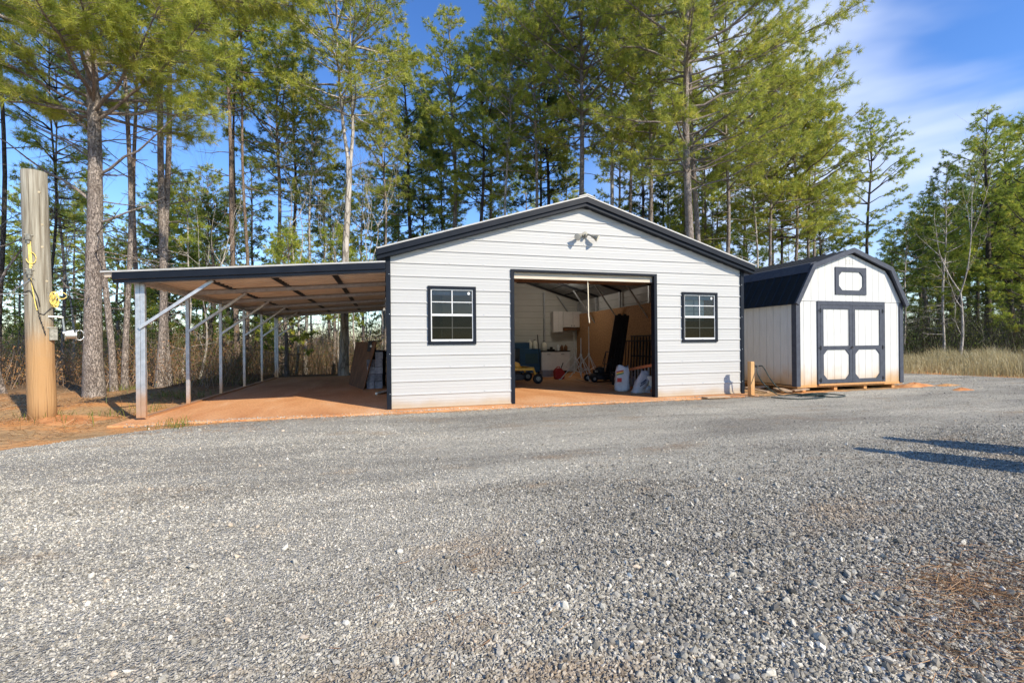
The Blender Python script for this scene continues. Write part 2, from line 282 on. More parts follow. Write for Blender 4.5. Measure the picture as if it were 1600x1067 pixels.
def forest_floor_mat():
    m, n, l, b = new_mat('forest_floor')
    ge = n.new('ShaderNodeNewGeometry'); pos = ge.outputs['Position']
    n1 = n.new('ShaderNodeTexNoise'); n1.inputs['Scale'].default_value = .8; n1.inputs['Detail'].default_value = 9; n1.inputs['Roughness'].default_value = .65; l.new(pos, n1.inputs[0])
    r = n.new('ShaderNodeValToRGB'); e = r.color_ramp.elements
    e[0].position = .3; e[0].color = (.26,.155,.075,1); e[1].position = .72; e[1].color = (.64,.30,.11,1)
    x = e.new(.45); x.color = (.40,.26,.13,1); x = e.new(.58); x.color = (.56,.27,.10,1)
    l.new(n1.outputs['Fac'], r.inputs[0])
    # far from the yard the floor is litter brown
    se = n.new('ShaderNodeSeparateXYZ'); l.new(pos, se.inputs[0])
    mr = n.new('ShaderNodeMapRange'); mr.inputs[1].default_value = 11; mr.inputs[2].default_value = 15; l.new(se.outputs['Y'], mr.inputs[0])
    n2 = n.new('ShaderNodeTexNoise'); n2.inputs['Scale'].default_value = 6; n2.inputs['Detail'].default_value = 8; l.new(pos, n2.inputs[0])
    r2 = n.new('ShaderNodeValToRGB'); r2.color_ramp.elements[0].color = (.09,.06,.035,1); r2.color_ramp.elements[1].color = (.27,.17,.09,1); r2.color_ramp.elements[0].position = .35; r2.color_ramp.elements[1].position = .65
    l.new(n2.outputs['Fac'], r2.inputs[0])
    mi = n.new('ShaderNodeMix'); mi.data_type = 'RGBA'; l.new(mr.outputs[0], mi.inputs[0]); l.new(r.outputs[0], mi.inputs[6]); l.new(r2.outputs[0], mi.inputs[7])
    l.new(mi.outputs[2], b.inputs['Base Color']); b.inputs['Roughness'].default_value = .95; b.inputs['Specular IOR Level'].default_value = .1
    nb = n.new('ShaderNodeTexNoise'); nb.inputs['Scale'].default_value = 14; nb.inputs['Detail'].default_value = 9; l.new(pos, nb.inputs[0])
    bu = n.new('ShaderNodeBump'); bu.inputs['Strength'].default_value = 1; bu.inputs['Distance'].default_value = .05; l.new(nb.outputs['Fac'], bu.inputs['Height']); l.new(bu.outputs[0], b.inputs['Normal'])
    return m
M['floor'] = forest_floor_mat()

# ------------------------------------------------------------------ mesh helpers
def tag(o, label=None, cat=None, group=None, kind=None):
    if label: o['label'] = label
    if cat: o['category'] = cat
    if group: o['group'] = group
    if kind: o['kind'] = kind
    return o
def thing(name, loc, label, cat, group=None, rz=0):
    o = bpy.data.objects.new(name, None); COL.objects.link(o); o.location = loc; o.rotation_euler = (0, 0, rz); o.empty_display_size = .2
    return tag(o, label, cat, group)
class MB:
    def __init__(s): s.v = []; s.f = []
    def add(s, vs, fs):
        o = len(s.v); s.v += [tuple(p) for p in vs]; s.f += [tuple(i+o for i in f) for f in fs]; return s
    def box(s, c, size, rot=None, off=(0,0,0)):
        x, y, z = (k/2 for k in size); vs = [Vector((a*x, b*y, d*z))+Vector(off) for a in (-1,1) for b in (-1,1) for d in (-1,1)]
        if rot is not None: vs = [rot @ p for p in vs]
        vs = [p+Vector(c) for p in vs]
        return s.add(vs, [(0,1,3,2),(4,6,7,5),(0,4,5,1),(2,3,7,6),(0,2,6,4),(1,5,7,3)])
    def bx(s, x0, x1, y0, y1, z0, z1):
        return s.box(((x0+x1)/2,(y0+y1)/2,(z0+z1)/2), (abs(x1-x0),abs(y1-y0),abs(z1-z0)))
    def bar(s, p, q, w, h=None, up=(0,0,1)):
        p, q = Vector(p), Vector(q); d = q-p; Ln = d.length; d.normalize(); u = Vector(up)
        if abs(d.dot(u)) > .98: u = Vector((0,1,0))
        r = d.cross(u).normalized(); u = r.cross(d)
        m = Matrix((r, d, u)).transposed(); h = h or w
        return s.box((p+q)/2, (w, Ln, h), m)
    def tube(s, pts, r, n=8, cap=True):
        pts = [Vector(p) for p in pts]; rs = r if isinstance(r, (list, tuple)) else [r]*len(pts); o = len(s.v); ref = None
        for i, p in enumerate(pts):
            d = (pts[min(i+1, len(pts)-1)]-pts[max(i-1, 0)]).normalized()
            if ref is None: ref = Vector((0,0,1)) if abs(d.z) < .9 else Vector((1,0,0))
            a = d.cross(ref).normalized(); b = d.cross(a).normalized(); ref = b.cross(d).normalized() if False else ref
            for k in range(n):
                t = 2*math.pi*k/n; s.v.append(tuple(p+(a*math.cos(t)+b*math.sin(t))*rs[i]))
        for i in range(len(pts)-1):
            for k in range(n): s.f.append((o+i*n+k, o+i*n+(k+1)%n, o+(i+1)*n+(k+1)%n, o+(i+1)*n+k))
        if cap:
            s.f.append(tuple(o+k for k in reversed(range(n)))); s.f.append(tuple(o+(len(pts)-1)*n+k for k in range(n)))
        return s
    def prism(s, poly, axis, a, b):
        """polygon in the two other axes, extruded along axis from a to b"""
        n = len(poly)
        def P(p, t): return {'x':(t,p[0],p[1]), 'y':(p[0],t,p[1]), 'z':(p[0],p[1],t)}[axis]
        return s.add([P(p, a) for p in poly]+[P(p, b) for p in poly], [tuple(range(n)), tuple(range(2*n-1, n-1, -1))]+[(i, i+n, (i+1)%n+n, (i+1)%n) for i in range(n)])
    def lathe(s, c, prof, n=16):
        o = len(s.v); c = Vector(c)
        for r, z in prof:
            for k in range(n): t = 2*math.pi*k/n; s.v.append((c.x+r*math.cos(t), c.y+r*math.sin(t), c.z+z))
        for i in range(len(prof)-1):
            for k in range(n): s.f.append((o+i*n+k, o+i*n+(k+1)%n, o+(i+1)*n+(k+1)%n, o+(i+1)*n+k))
        s.f.append(tuple(o+k for k in reversed(range(n)))); s.f.append(tuple(o+(len(prof)-1)*n+k for k in range(n)))
        return s
    def build(s, name, m, parent=None, smooth=False, bevel=0, local=False, fixn=True):
        me = bpy.data.meshes.new(name); off = Vector((0,0,0))
        if parent is not None and not local:
            p = parent
            while p is not None: off += p.location; p = p.parent
        me.from_pydata([(x-off.x, y-off.y, z-off.z) for x, y, z in s.v], [], s.f)
        if fixn:
            bm = bmesh.new(); bm.from_mesh(me); bmesh.ops.recalc_face_normals(bm, faces=bm.faces); bm.to_mesh(me); bm.free()
        me.materials.append(m)
        if smooth: me.polygons.foreach_set('use_smooth', [True]*len(me.polygons))
        o = bpy.data.objects.new(name, me); COL.objects.link(o)
        if parent is not None: o.parent = parent
        if bevel:
            b = o.modifiers.new('bevel', 'BEVEL'); b.width = bevel; b.segments = 2; b.limit_method = 'ANGLE'; b.angle_limit = R(40)
        return o
def np_mesh(name, V, F, m, tint=None, smooth=False, parent=None):
    """V (n,3), F (k,3|4) arrays; tint per vertex"""
    me = bpy.data.meshes.new(name); V = np.asarray(V, dtype=np.float32); F = np.asarray(F, dtype=np.int32); k = F.shape[1]
    me.vertices.add(len(V)); me.vertices.foreach_set('co', V.ravel())
    me.loops.add(F.size); me.loops.foreach_set('vertex_index', F.ravel())
    me.polygons.add(len(F)); me.polygons.foreach_set('loop_start', np.arange(0, F.size, k, dtype=np.int32))
    me.update(calc_edges=True)
    me.polygons.foreach_set('use_smooth', np.full(len(F), bool(smooth), dtype=bool))
    if tint is not None:
        a = me.attributes.new('tint', 'FLOAT', 'POINT'); a.data.foreach_set('value', np.asarray(tint, dtype=np.float32))
    me.materials.append(m)
    if parent is False: return me
    o = bpy.data.objects.new(name, me); COL.objects.link(o)
    if parent is not None: o.parent = parent
    return o

# ------------------------------------------------------------------ ground
def sstep(a, b, x):
    t = np.clip((x-a)/(b-a), 0, 1); return t*t*(3-2*t)
def terrain_z(X, Y):
    X = np.asarray(X, dtype=float); Y = np.asarray(Y, dtype=float)
    z = -0.028*np.ones_like(X*Y)
    # undulating clay bank at the left of the yard
    bump = .05*np.sin(X*1.7+Y*.6)+.05*np.sin(Y*2.1-X*.9)+.03*np.sin(X*4.1)*np.cos(Y*3.3)
    leftm = sstep(-4.0, -5.2, X)*sstep(-60, -50, X)*sstep(5.2, 7.5, Y+.25*(X+4))
    z = z+leftm*(.085+bump*.35)
    z = z-leftm*.14*np.exp(-((Y-(9.2+.12*(X+4.5)))/.32)**2)       # ditch beside the slab
    z = z-2.2*sstep(18, 45, Y)*sstep(14, -2, X)
    z = z-.10*sstep(-3.7, -3.4, X)*sstep(7.35, 7.1, X)*sstep(7.95, 8.3, Y)*sstep(17.9, 17.4, Y)
    z = z-.05*sstep(-4.5, -3.8, X)*sstep(6.2, 6.6, Y)*0
    return z
def grid_axis(a, b, step, far):
    near = np.arange(a, b+1e-6, step); out = [near]
    lo = []; p = a; s = step
    while p > -far: s *= 1.25; p -= s; lo.append(p)
    hi = []; p = b; s = step
    while p < far: s *= 1.25; p += s; hi.append(p)
    return np.array(lo[::-1]+list(near)+hi)
gx = grid_axis(-14, 20, .25, 700); gy = grid_axis(2, 24, .22, 700)
GX, GY = np.meshgrid(gx, gy); GZ = terrain_z(GX, GY)
nx, ny = len(gx), len(gy)
idx = np.arange(nx*ny).reshape(ny, nx)
F = np.stack([idx[:-1,:-1], idx[:-1,1:], idx[1:,1:], idx[1:,:-1]], -1).reshape(-1, 4)
g = np_mesh('ground', np.stack([GX, GY, GZ], -1).reshape(-1, 3), F, M['floor'], smooth=True); tag(g, 'red clay and leaf litter ground around the yard and under the woods', kind='structure')

# gravel yard outline (world)
GP = [(-60,-40),(60,-40),(60,6.2),(22,7.6),(17.9,8.6),(17.2,11.2),(15.5,13.2),(12.7,13.0),(12.55,8.0),(8.7,7.9),(7.9,7.72),(3,7.72),(-2.2,7.72),(-3.2,7.35),(-4.1,6.45),(-5.6,5.6),(-9,4.6),(-60,3)]
def densify(poly, step, amp, rng):
    out = []
    for i in range(len(poly)):
        a, b = np.array(poly[i]), np.array(poly[(i+1)%len(poly)]); d = b-a; Ln = np.hypot(*d); k = max(1, int(min(Ln/step, 160)))
        nrm = np.array([-d[1], d[0]])/Ln
        far = max(abs(a).max(), abs(b).max()) > 30
        for j in range(k):
            p = a+d*j/k
            out.append(tuple(p+nrm*(0 if far else rng.uniform(-amp, amp))))
    return out
rng = np.random.default_rng(3)
gp = densify(GP, .12, .05, rng)
GZL = -0.02
from mathutils.geometry import delaunay_2d_cdt
cv, ce, cf = delaunay_2d_cdt([Vector(p) for p in gp], [], [list(range(len(gp)))], 1, 1e-5)[:3]
me = bpy.data.meshes.new('gravel_yard'); me.from_pydata([(p.x, p.y, GZL) for p in cv], [], [tuple(f) for f in cf]); me.materials.append(M['gravel'])
bm = bmesh.new(); bm.from_mesh(me)
for f in bm.faces:
    f.normal_update()
    if f.normal.z < 0: f.normal_flip()
bm.to_mesh(me); bm.free()
o = bpy.data.objects.new('gravel_yard', me); COL.objects.link(o); tag(o, 'wide grey crushed stone yard in front of the garage', kind='structure')

def inside(poly, X, Y):
    c = np.zeros(len(X), bool); n = len(poly); j = n-1
    for i in range(n):
        xi, yi = poly[i]; xj, yj = poly[j]
        m = ((yi > Y) != (yj > Y)) & (X < (xj-xi)*(Y-yi)/((yj-yi) if yj != yi else 1e-9)+xi)
        c ^= m; j = i
    return c

# slab under garage and carport
sb = MB(); sb.bx(-3.80, 7.46, 7.82, 17.9, -.13, 0.0)
sl = sb.build('concrete_slab', M['concrete'], bevel=.012); tag(sl, 'concrete pad stained orange by clay', kind='structure')

# ------------------------------------------------------------------ loose stones
def ico():
    t = (1+5**.5)/2
    v = np.array([(-1,t,0),(1,t,0),(-1,-t,0),(1,-t,0),(0,-1,t),(0,1,t),(0,-1,-t),(0,1,-t),(t,0,-1),(t,0,1),(-t,0,-1),(-t,0,1)], float)
    v /= np.linalg.norm(v[0])
    f = np.array([(0,11,5),(0,5,1),(0,1,7),(0,7,10),(0,10,11),(1,5,9),(5,11,4),(11,10,2),(10,7,6),(7,1,8),(3,9,4),(3,4,2),(3,2,6),(3,6,8),(3,8,9),(4,9,5),(2,4,11),(6,2,10),(8,6,7),(9,8,1)])
    return v, f
def rot_mats(n, rng, tilt=1.0):
    q = rng.normal(size=(n, 4)); q[:, 1:3] *= tilt; q /= np.linalg.norm(q, axis=1)[:, None]; w, x, y, z = q.T
    return np.stack([1-2*(y*y+z*z), 2*(x*y-z*w), 2*(x*z+y*w), 2*(x*y+z*w), 1-2*(x*x+z*z), 2*(y*z-x*w), 2*(x*z-y*w), 2*(y*z+x*w), 1-2*(x*x+y*y)], 1).reshape(n, 3, 3)
def stones(P, rad, rng, tint, zbase):
    v, f = ico(); n = len(P)
    A = v[None]*(1+rng.uniform(-.42, .30, size=(n, 12, 1)))
    A = A*np.stack([1.1*np.ones(n), rng.uniform(.5, .95, n), rng.uniform(.32, .75, n)], 1)[:, None, :]
    A = np.einsum('nij,nkj->nki', rot_mats(n, rng, .45), A)*rad[:, None, None]
    A[:, :, 0] += P[:, 0, None]; A[:, :, 1] += P[:, 1, None]; A[:, :, 2] += (zbase+rad*rng.uniform(-.05, .45, n))[:, None]
    F = (f[None]+12*np.arange(n)[:, None, None]).reshape(-1, 3)
    return A.reshape(-1, 3), F, np.repeat(tint, 12)
rng = np.random.default_rng(11)
pts = []; rads = []
def scatter(d0, d1, dens, rlo, rhi, big=0.03):
    area = 1.22*(d1*d1-d0*d0); n = int(area*dens)
    d = np.sqrt(rng.uniform(d0*d0, d1*d1, n)); s = rng.uniform(-1.22, 1.22, n)*d
    X = s*CS+d*SN; Y = -s*SN+d*CS
    k = inside(GP, X, Y); X, Y = X[k], Y[k]
    # coarser stones in drifts, fine compacted tracks between
    drift = .5+.5*np.sin(X*.55-Y*.95+1.2+.6*np.sin(X*1.1))
    coarse = np.clip(.25+.35*drift+.6*sstep(-1.2, 1.4, X-.25*(Y-2))*sstep(5.2, 3.2, Y), .3, 1.15)
    keep = rng.uniform(0, 1, len(X)) < .55+.45*coarse
    X, Y, coarse = X[keep], Y[keep], coarse[keep]
    r = rng.uniform(rlo, rhi, len(X))*(.7+.5*coarse); b = rng.uniform(0, 1, len(X)) < big*coarse; r[b] *= rng.uniform(1.4, 2.3, b.sum())
    pts.append(np.stack([X, Y], 1)); rads.append(r)
scatter(1.15, 2.4, 7600, .0040, .0092, .035)
scatter(2.4, 3.8, 5200, .0040, .0090, .03)
scatter(3.8, 6.0, 2400, .0042, .0080, .02)
scatter(6.0, 9.5, 420, .005, .0095, .02)
scatter(9.5, 16, 40, .010, .020, .02)
P = np.concatenate(pts); rr = np.concatenate(rads)
near_c = sstep(-1.0, 1.4, P[:, 0]-.25*(P[:, 1]-2))*sstep(5.0, 3.2, P[:, 1])
ti = np.clip(.5+(rng.beta(2.4, 2.2, len(P))-.5)*.85-.20*near_c, 0, 1); lite = rng.random(len(P)) < .02; ti[lite] = rng.uniform(.84, .98, lite.sum()); fr_ = P[:, 1] > 4.8; ti[fr_] = np.clip(ti[fr_], 0, .82)
# spill over the slab edge, and a few bigger loose stones near the camera
ne = 2600; ex_ = rng.uniform(-3.6, 7.5, ne); ey_ = 7.78+np.abs(rng.normal(0, .07, ne))+.05*np.sin(ex_*2.3)
eb = 260; bd = rng.uniform(1.4, 6.5, eb); bs = rng.uniform(-1.15, 1.15, eb)*bd; bx2 = bs*CS+bd*SN; by2 = -bs*SN+bd*CS
P = np.concatenate([P, np.stack([ex_, ey_], 1), np.stack([bx2, by2], 1)]); rr = np.concatenate([rr, rng.uniform(.004, .012, ne), rng.uniform(.012, .024, eb)]); ti = np.concatenate([ti, rng.uniform(.25, .85, ne), rng.choice([.2, .35, .5, .6, .72, .8, .865], eb)])
zb_ = np.full(len(P), GZL); zb_[-(ne+eb):-eb] = np.where(ey_ > 7.83, 0.0, GZL)
V, F, T = stones(P, rr, rng, ti, zb_)
o = np_mesh('loose_gravel', V, F, M['stone'], T); tag(o, 'loose angular grey stones scattered over the yard', 'gravel', kind='stuff')

# ------------------------------------------------------------------ blades, straws, twigs (generic)
def blades(P, H, lean, w, rng, tint, segs=2):
    """curved blades. P (n,3) bases"""
    n = len(P); az = rng.uniform(0, 2*np.pi, n); d = np.stack([np.cos(az), np.sin(az), np.zeros(n)], 1)
    s = np.stack([-np.sin(az), np.cos(az), np.zeros(n)], 1)*w[:, None]*.5
    s = s if rng is None else s
    mid = P+d*(lean*.35)[:, None]; mid[:, 2] += H*.6
    tip = P+d*lean[:, None]; tip[:, 2] += H*rng.uniform(.75, 1, n)
    V = np.stack([P-s, P+s, mid-s*.8, mid+s*.8, tip], 1).reshape(-1, 3)
    b = 5*np.arange(n)[:, None]
    F = np.concatenate([b+np.array([0,1,3]), b+np.array([0,3,2]), b+np.array([2,3,4])])
    return V, F, np.repeat(tint, 5)
def merge(parts):
    V = []; F = []; T = []; o = 0
    for v, f, t in parts:
        V.append(v); F.append(f+o); T.append(t); o += len(v)
    return np.concatenate(V), np.concatenate(F), np.concatenate(T)
def sticks(P, D, Ln, w, rng, tint, bend=.15):
    """thin bent triangular strips from P along D"""
    n = len(P); D = D/np.linalg.norm(D, axis=1)[:, None]
    r = rng.normal(size=(n, 3)); s = np.cross(D, r); s /= np.linalg.norm(s, axis=1)[:, None]+1e-9; s2 = s*w[:, None]*.5
    off = np.cross(D, s)*(Ln*rng.uniform(-bend, bend, n))[:, None]
    mid = P+D*(Ln*.5)[:, None]+off; tip = P+D*Ln[:, None]
    V = np.stack([P-s2, P+s2, mid-s2*.7, mid+s2*.7, tip], 1).reshape(-1, 3); b = 5*np.arange(n)[:, None]
    return V, np.concatenate([b+np.array([0,1,3]), b+np.array([0,3,2]), b+np.array([2,3,4])]), np.repeat(tint, 5)

# tall dry grass beyond the yard, right
rng = np.random.default_rng(21)
n = 62000
X = rng.uniform(12.6, 34, n); Y = rng.uniform(8.5, 27, n)
edge = np.interp(Y, [8.5, 11.2, 13.3, 13.4], [18.0, 17.3, 15.4, 12.5])
edge2 = np.interp(X, [17.5, 24, 34], [8.6, 7.3, 6.2])
k = (X > edge+rng.normal(0, .12, n)) & (Y > edge2)
X, Y = X[k], Y[k]; n = len(X)
clump = .5+.5*np.sin(X*1.9+np.sin(Y*1.3)*2)*np.cos(Y*1.6+X*.4)
H = rng.uniform(.35, 1.0, n)*(.45+.75*clump)*(.8+.35*np.sin(X*.7+1)*np.sin(Y*.9))*np.clip(.35+(X-np.interp(Y, [8.5, 11.2, 13.3, 13.4], [18.0, 17.3, 15.4, 12.5]))*.7, .35, 1)
V, F, T = blades(np.stack([X, Y, terrain_z(X, Y)], 1), H, H*rng.uniform(.05, .6, n), np.full(n, .014), rng, np.clip(rng.beta(2,2,n)*.8+clump*.2, 0, 1))
o = np_mesh('tall_grass', V, F, M['grass'], T); tag(o, 'tall dry tan grass at the edge of the gravel in front of the dark woods', 'grass', kind='stuff')

# pine straw and dead grass on the clay at the left
rng = np.random.default_rng(22)
n = 30000
X = rng.uniform(-13, -3.9, n); Y = rng.uniform(4.3, 13, n)
cl = np.sin(X*1.3+1)*np.sin(Y*1.9+X*.4)+.5*np.sin(X*3.7-Y*2.9)
k = ~inside([(a, b-.25) for a, b in GP], X, Y) & (rng.uniform(-1, 1, n) < cl*.9+.05); X, Y = X[k], Y[k]; n = len(X)
D = np.stack([rng.normal(size=n), rng.normal(size=n), np.abs(rng.normal(0, .28, n))], 1)
V, F, T = sticks(np.stack([X, Y, terrain_z(X, Y)+.008], 1), D, rng.uniform(.06, .26, n), np.full(n, .006), rng, rng.beta(2, 2, n), .3)
o = np_mesh('pine_straw', V, F, M['straw'], T); tag(o, 'dry pine straw and dead grass lying on the red clay by the pole', 'straw', kind='stuff')
# a few strands of straw on the gravel, right foreground
rng = np.random.default_rng(23)
PS = []
for (cx, cy, r, k) in ((1575, 890, .16, 260), (1545, 925, .13, 340), (1490, 918, .10, 160), (1590, 1000, .2, 240), (1460, 1010, .14, 150), (1530, 975, .12, 150), (1300, 950, .28, 35), (700, 935, .3, 40), (760, 1010, .25, 30), (1420, 905, .25, 50), (1180, 655, .5, 40), (1490, 640, 1.0, 120)):
    c = gnd(cx, cy, GZL); a = rng.normal(0, r, (k, 2)); PS.append(np.stack([c.x+a[:, 0], c.y+a[:, 1], np.full(k, GZL+.014)], 1))
k = 1500; ax_ = rng.uniform(-3.4, 7.4, k); PS.append(np.stack([ax_, 7.62+rng.normal(0, .10, k)+.06*np.sin(ax_*3.1), np.full(k, .004)], 1))
k = 500; PS.append(np.stack([rng.uniform(-4.2, -1.5, k), rng.uniform(6.7, 7.7, k), np.full(k, GZL+.012)], 1))
PS = np.concatenate(PS); n = len(PS)
V, F, T = sticks(PS, np.stack([rng.normal(size=n), rng.normal(size=n), rng.normal(0, .05, n)], 1), rng.uniform(.04, .15, n), np.full(n, .0028), rng, rng.beta(2, 2, n)*.8, .2)
o = np_mesh('fallen_needles', V, F, M['straw'], T); tag(o, 'fallen rusty pine needles lying on the gravel', 'pine needles', kind='stuff')

# ------------------------------------------------------------------ GARAGE
GY0 = 8.2; GX0, GX1 = 0.07, 7.39; GY1 = 16.7
EZ, PZ, PX = 2.745, 3.865, 3.73            # wall height at eaves and peak
gar = thing('metal_garage', (GX0, GY0, 0), 'white metal garage with navy trim, gabled front and a wide open doorway', 'garage')
PER = .2287
PROF = [(0, 0), (.008, .015), (.022, .015), (.036, 0), (.118, 0), (.124, .0016), (.132, .0016), (.138, 0), (.170, 0), (.176, .0016), (.184, .0016), (.190, 0)]
def prof_at(z):
    t = z % PER; P = PROF+[(PER, 0)]
    for (a, b), (c, d) in zip(P, P[1:]):
        if a <= t <= c: return b+(d-b)*(t-a)/(c-a)
    return 0
def siding(mb, fx0, fx1, z0, z1, holes, place, sign=1):
    """ribbed sheet; fx0/fx1: edges as functions of z; place(u, off, z) -> world"""
    zs = {z0, z1}
    k = 0
    while k*PER < z1:
        for a, b in PROF:
            z = k*PER+a
            if z0 < z < z1: zs.add(round(z, 5))
        k += 1
    for h in holes: zs.add(h[2]); zs.add(h[3])
    zs = sorted(zs)
    for a, b in zip(zs, zs[1:]):
        if b-a < 1e-5: continue
        m = (a+b)/2; xa0, xa1, xb0, xb1 = fx0(a), fx1(a), fx0(b), fx1(b)
        cuts = sorted([(h[0], h[1]) for h in holes if h[2] < m < h[3]])
        segs = []; cur = None
        xs0 = (xa0, xb0)
        for c0, c1 in cuts:
            segs.append((xs0, (c0, c0))); xs0 = (c1, c1)
        segs.append((xs0, (xa1, xb1)))
        pa, pb = prof_at(a), prof_at(b)
        # keep the profile right on both sides of a rib edge
        pa = prof_at(a+1e-7); pb = prof_at(b-1e-7)
        for (p0, q0), (p1, q1) in segs:
            if p1-p0 < 1e-4 and q1-q0 < 1e-4: continue
            mb.add([place(p0, pa*sign, a), place(p1, pa*sign, a), place(q1, pb*sign, b), place(q0, pb*sign, b)], [(0,1,2,3)])
DX0, DX1, DZ = 2.30, 5.27, 2.44
# windows measured from the photo on the wall plane
wl0, wl1 = onY(672, 452, GY0), onY(741, 534, GY0); wr0, wr1 = onY(1068, 463, GY0), onY(1118, 534, GY0)
WN = []
for a, b in ((wl0, wl1), (wr0, wr1)):
    cx = (a.x+b.x)/2; WN.append((cx-.385, cx+.385, 1.155, 2.095))
fx0 = lambda z: GX0+.02 if z <= EZ else GX0+.02+(z-EZ)/(PZ-EZ)*(PX-GX0-.02)
fx1 = lambda z: GX1-.02 if z <= EZ else GX1-.02-(z-EZ)/(PZ-EZ)*(GX1-.02-PX)
mb = MB(); siding(mb, fx0, fx1, .0, PZ, [(DX0, DX1, -.01, DZ)]+WN, lambda u, o, z: (u, GY0-o, z))
fw = mb.build('front_wall', M['siding'], gar)
mb = MB(); siding(mb, lambda z: GY0+.02, lambda z: GY1-.02, 0, EZ, [], lambda u, o, z: (GX1+o-.02, u, z)); mb.build('side_wall', M['siding'], gar)
mb = MB(); siding(mb, lambda z: GY0+.02, lambda z: GY1-.02, 0, EZ, [], lambda u, o, z: (GX0-o+.02, u, z)); mb.build('side_wall', M['siding'], gar)
mb = MB(); siding(mb, fx0, fx1, 0, PZ, [], lambda u, o, z: (u, GY1+o, z)); mb.build('back_wall', M['siding_in'], gar)
# corner trims
for x0, x1 in ((GX0-.035, GX0+.045), (GX1-.045, GX1+.035)):
    mb = MB(); mb.bx(x0, x1, GY0-.030, GY0+.09, 0, EZ+.04); mb.build('corner_trim', M['trim'], gar, bevel=.005)
# door trim
for x0, x1 in ((DX0-.045, DX0+.02), (DX1-.02, DX1+.045)):
    mb = MB(); mb.bx(x0, x1, GY0-.028, GY0+.10, 0, DZ-.002); mb.build('door_jamb', M['trim'], gar, bevel=.004)
mb = MB(); mb.bx(DX0-.045, DX1+.045, GY0-.030, GY0+.04, DZ, DZ+.045); mb.build('door_head_trim', M['trim'], gar, bevel=.004)
mb = MB(); mb.bx(DX0+.02, DX1-.02, GY0+.05, GY0+.10, DZ-.115, DZ+.06); mb.build('header_board', M['wood_pale'], gar)
mb = MB(); mb.bx(DX0+.02, DX1-.02, GY0+.13, GY0+.62, DZ-.10, DZ-.075); mb.bx(DX0+.02, DX1-.02, GY0+.13, GY0+.16, DZ-.13, DZ-.10)
for i in range(9): mb.bx(DX0+.02, DX1-.02, GY0+.16+i*.05, GY0+.185+i*.05, DZ-.112, DZ-.1)
mb.build('rolled_door', M['ply_dark'], gar)
# base angle
for xa_, xb_ in ((GX0+.05, DX0-.05), (DX1+.05, GX1-.05)): mb = MB(); mb.bx(xa_, xb_, GY0+.022, GY0+.08, 0, .06); mb.build('base_rail', M['galv_clean'], gar)
# windows
def window(win, parent):
    x0, x1, z0, z1 = win; y = GY0
    f = MB(); t = .045
    for a in ((x0-t, x0+.006, z0-t, z1+t), (x1-.006, x1+t, z0-t, z1+t)): f.bx(a[0], a[1], y-.032, y+.05, a[2], a[3])
    f.bx(x0+.006, x1-.006, y-.032, y+.05, z0-t, z0+.006); f.bx(x0+.006, x1-.006, y-.032, y+.05, z1-.006, z1+t)
    w = f.build('window', M['trim'], parent, bevel=.003)
    s = MB(); a, b, c, d = x0+.008, x1-.008, z0+.008, z1-.008; zm = (c+d)/2+.005; k = .018
    s.bx(a, a+k, y-.012, y+.03, c, d); s.bx(b-k, b, y-.012, y+.03, c, d)
    s.bx(a+k, b-k, y-.012, y+.03, c, c+.036); s.bx(a+k, b-k, y-.012, y+.03, d-k, d); s.bx(a+k, b-k, y-.016, y+.034, zm-.02, zm+.02)
    mx_ = (a+b)/2
    for z_a, z_b in ((c+.036, zm-.02), (zm+.02, d-k)):
        s.bx(mx_-.009, mx_+.009, y-.006, y+.006, z_a, z_b); zz = (z_a+z_b)/2
        s.bx(a+k, mx_-.009, y-.006, y+.006, zz-.008, zz+.008); s.bx(mx_+.009, b-k, y-.006, y+.006, zz-.008, zz+.008)
    s.build('sash', M['white'], w, bevel=.002)
    g = MB(); g.add([(a+k, y+.012, zm+.02), (b-k, y+.012, zm+.02), (b-k, y+.012, d-k), (a+k, y+.012, d-k)], [(0,1,2,3)])
    g.add([(a+k, y+.016, c+.036), (b-k, y+.016, c+.036), (b-k, y+.016, zm-.02), (a+k, y+.016, zm-.02)], [(0,1,2,3)]); g.build('pane', M['glass'], w, fixn=False)
    q = MB(); q.add([(a+k, y-.009, c+.036), (b-k, y-.009, c+.036), (b-k, y-.009, zm-.02), (a+k, y-.009, zm-.02)], [(0,1,2,3)]); q.build('insect_screen', M['screen'], w, fixn=False)
    d_ = MB(); cx, cz = b-.075, d-.068; n = 16
    d_.add([(cx+.024*math.cos(2*math.pi*i/n), y+.006, cz+.027*math.sin(2*math.pi*i/n)) for i in range(n)]+[(cx+.024*math.cos(2*math.pi*i/n), y+.010, cz+.027*math.sin(2*math.pi*i/n)) for i in range(n)], [tuple(range(n)), tuple(range(n, 2*n))]+[(i, (i+1)%n, (i+1)%n+n, i+n) for i in range(n)])
    d_.build('round_sticker', M['white'], w)
    v = MB(); v.bx(a+k, b-k, y+.05, y+.075, d-.10, d-.02); v.build('raised_blind', M['bag_grey'], w)
for w in WN: window(w, gar)
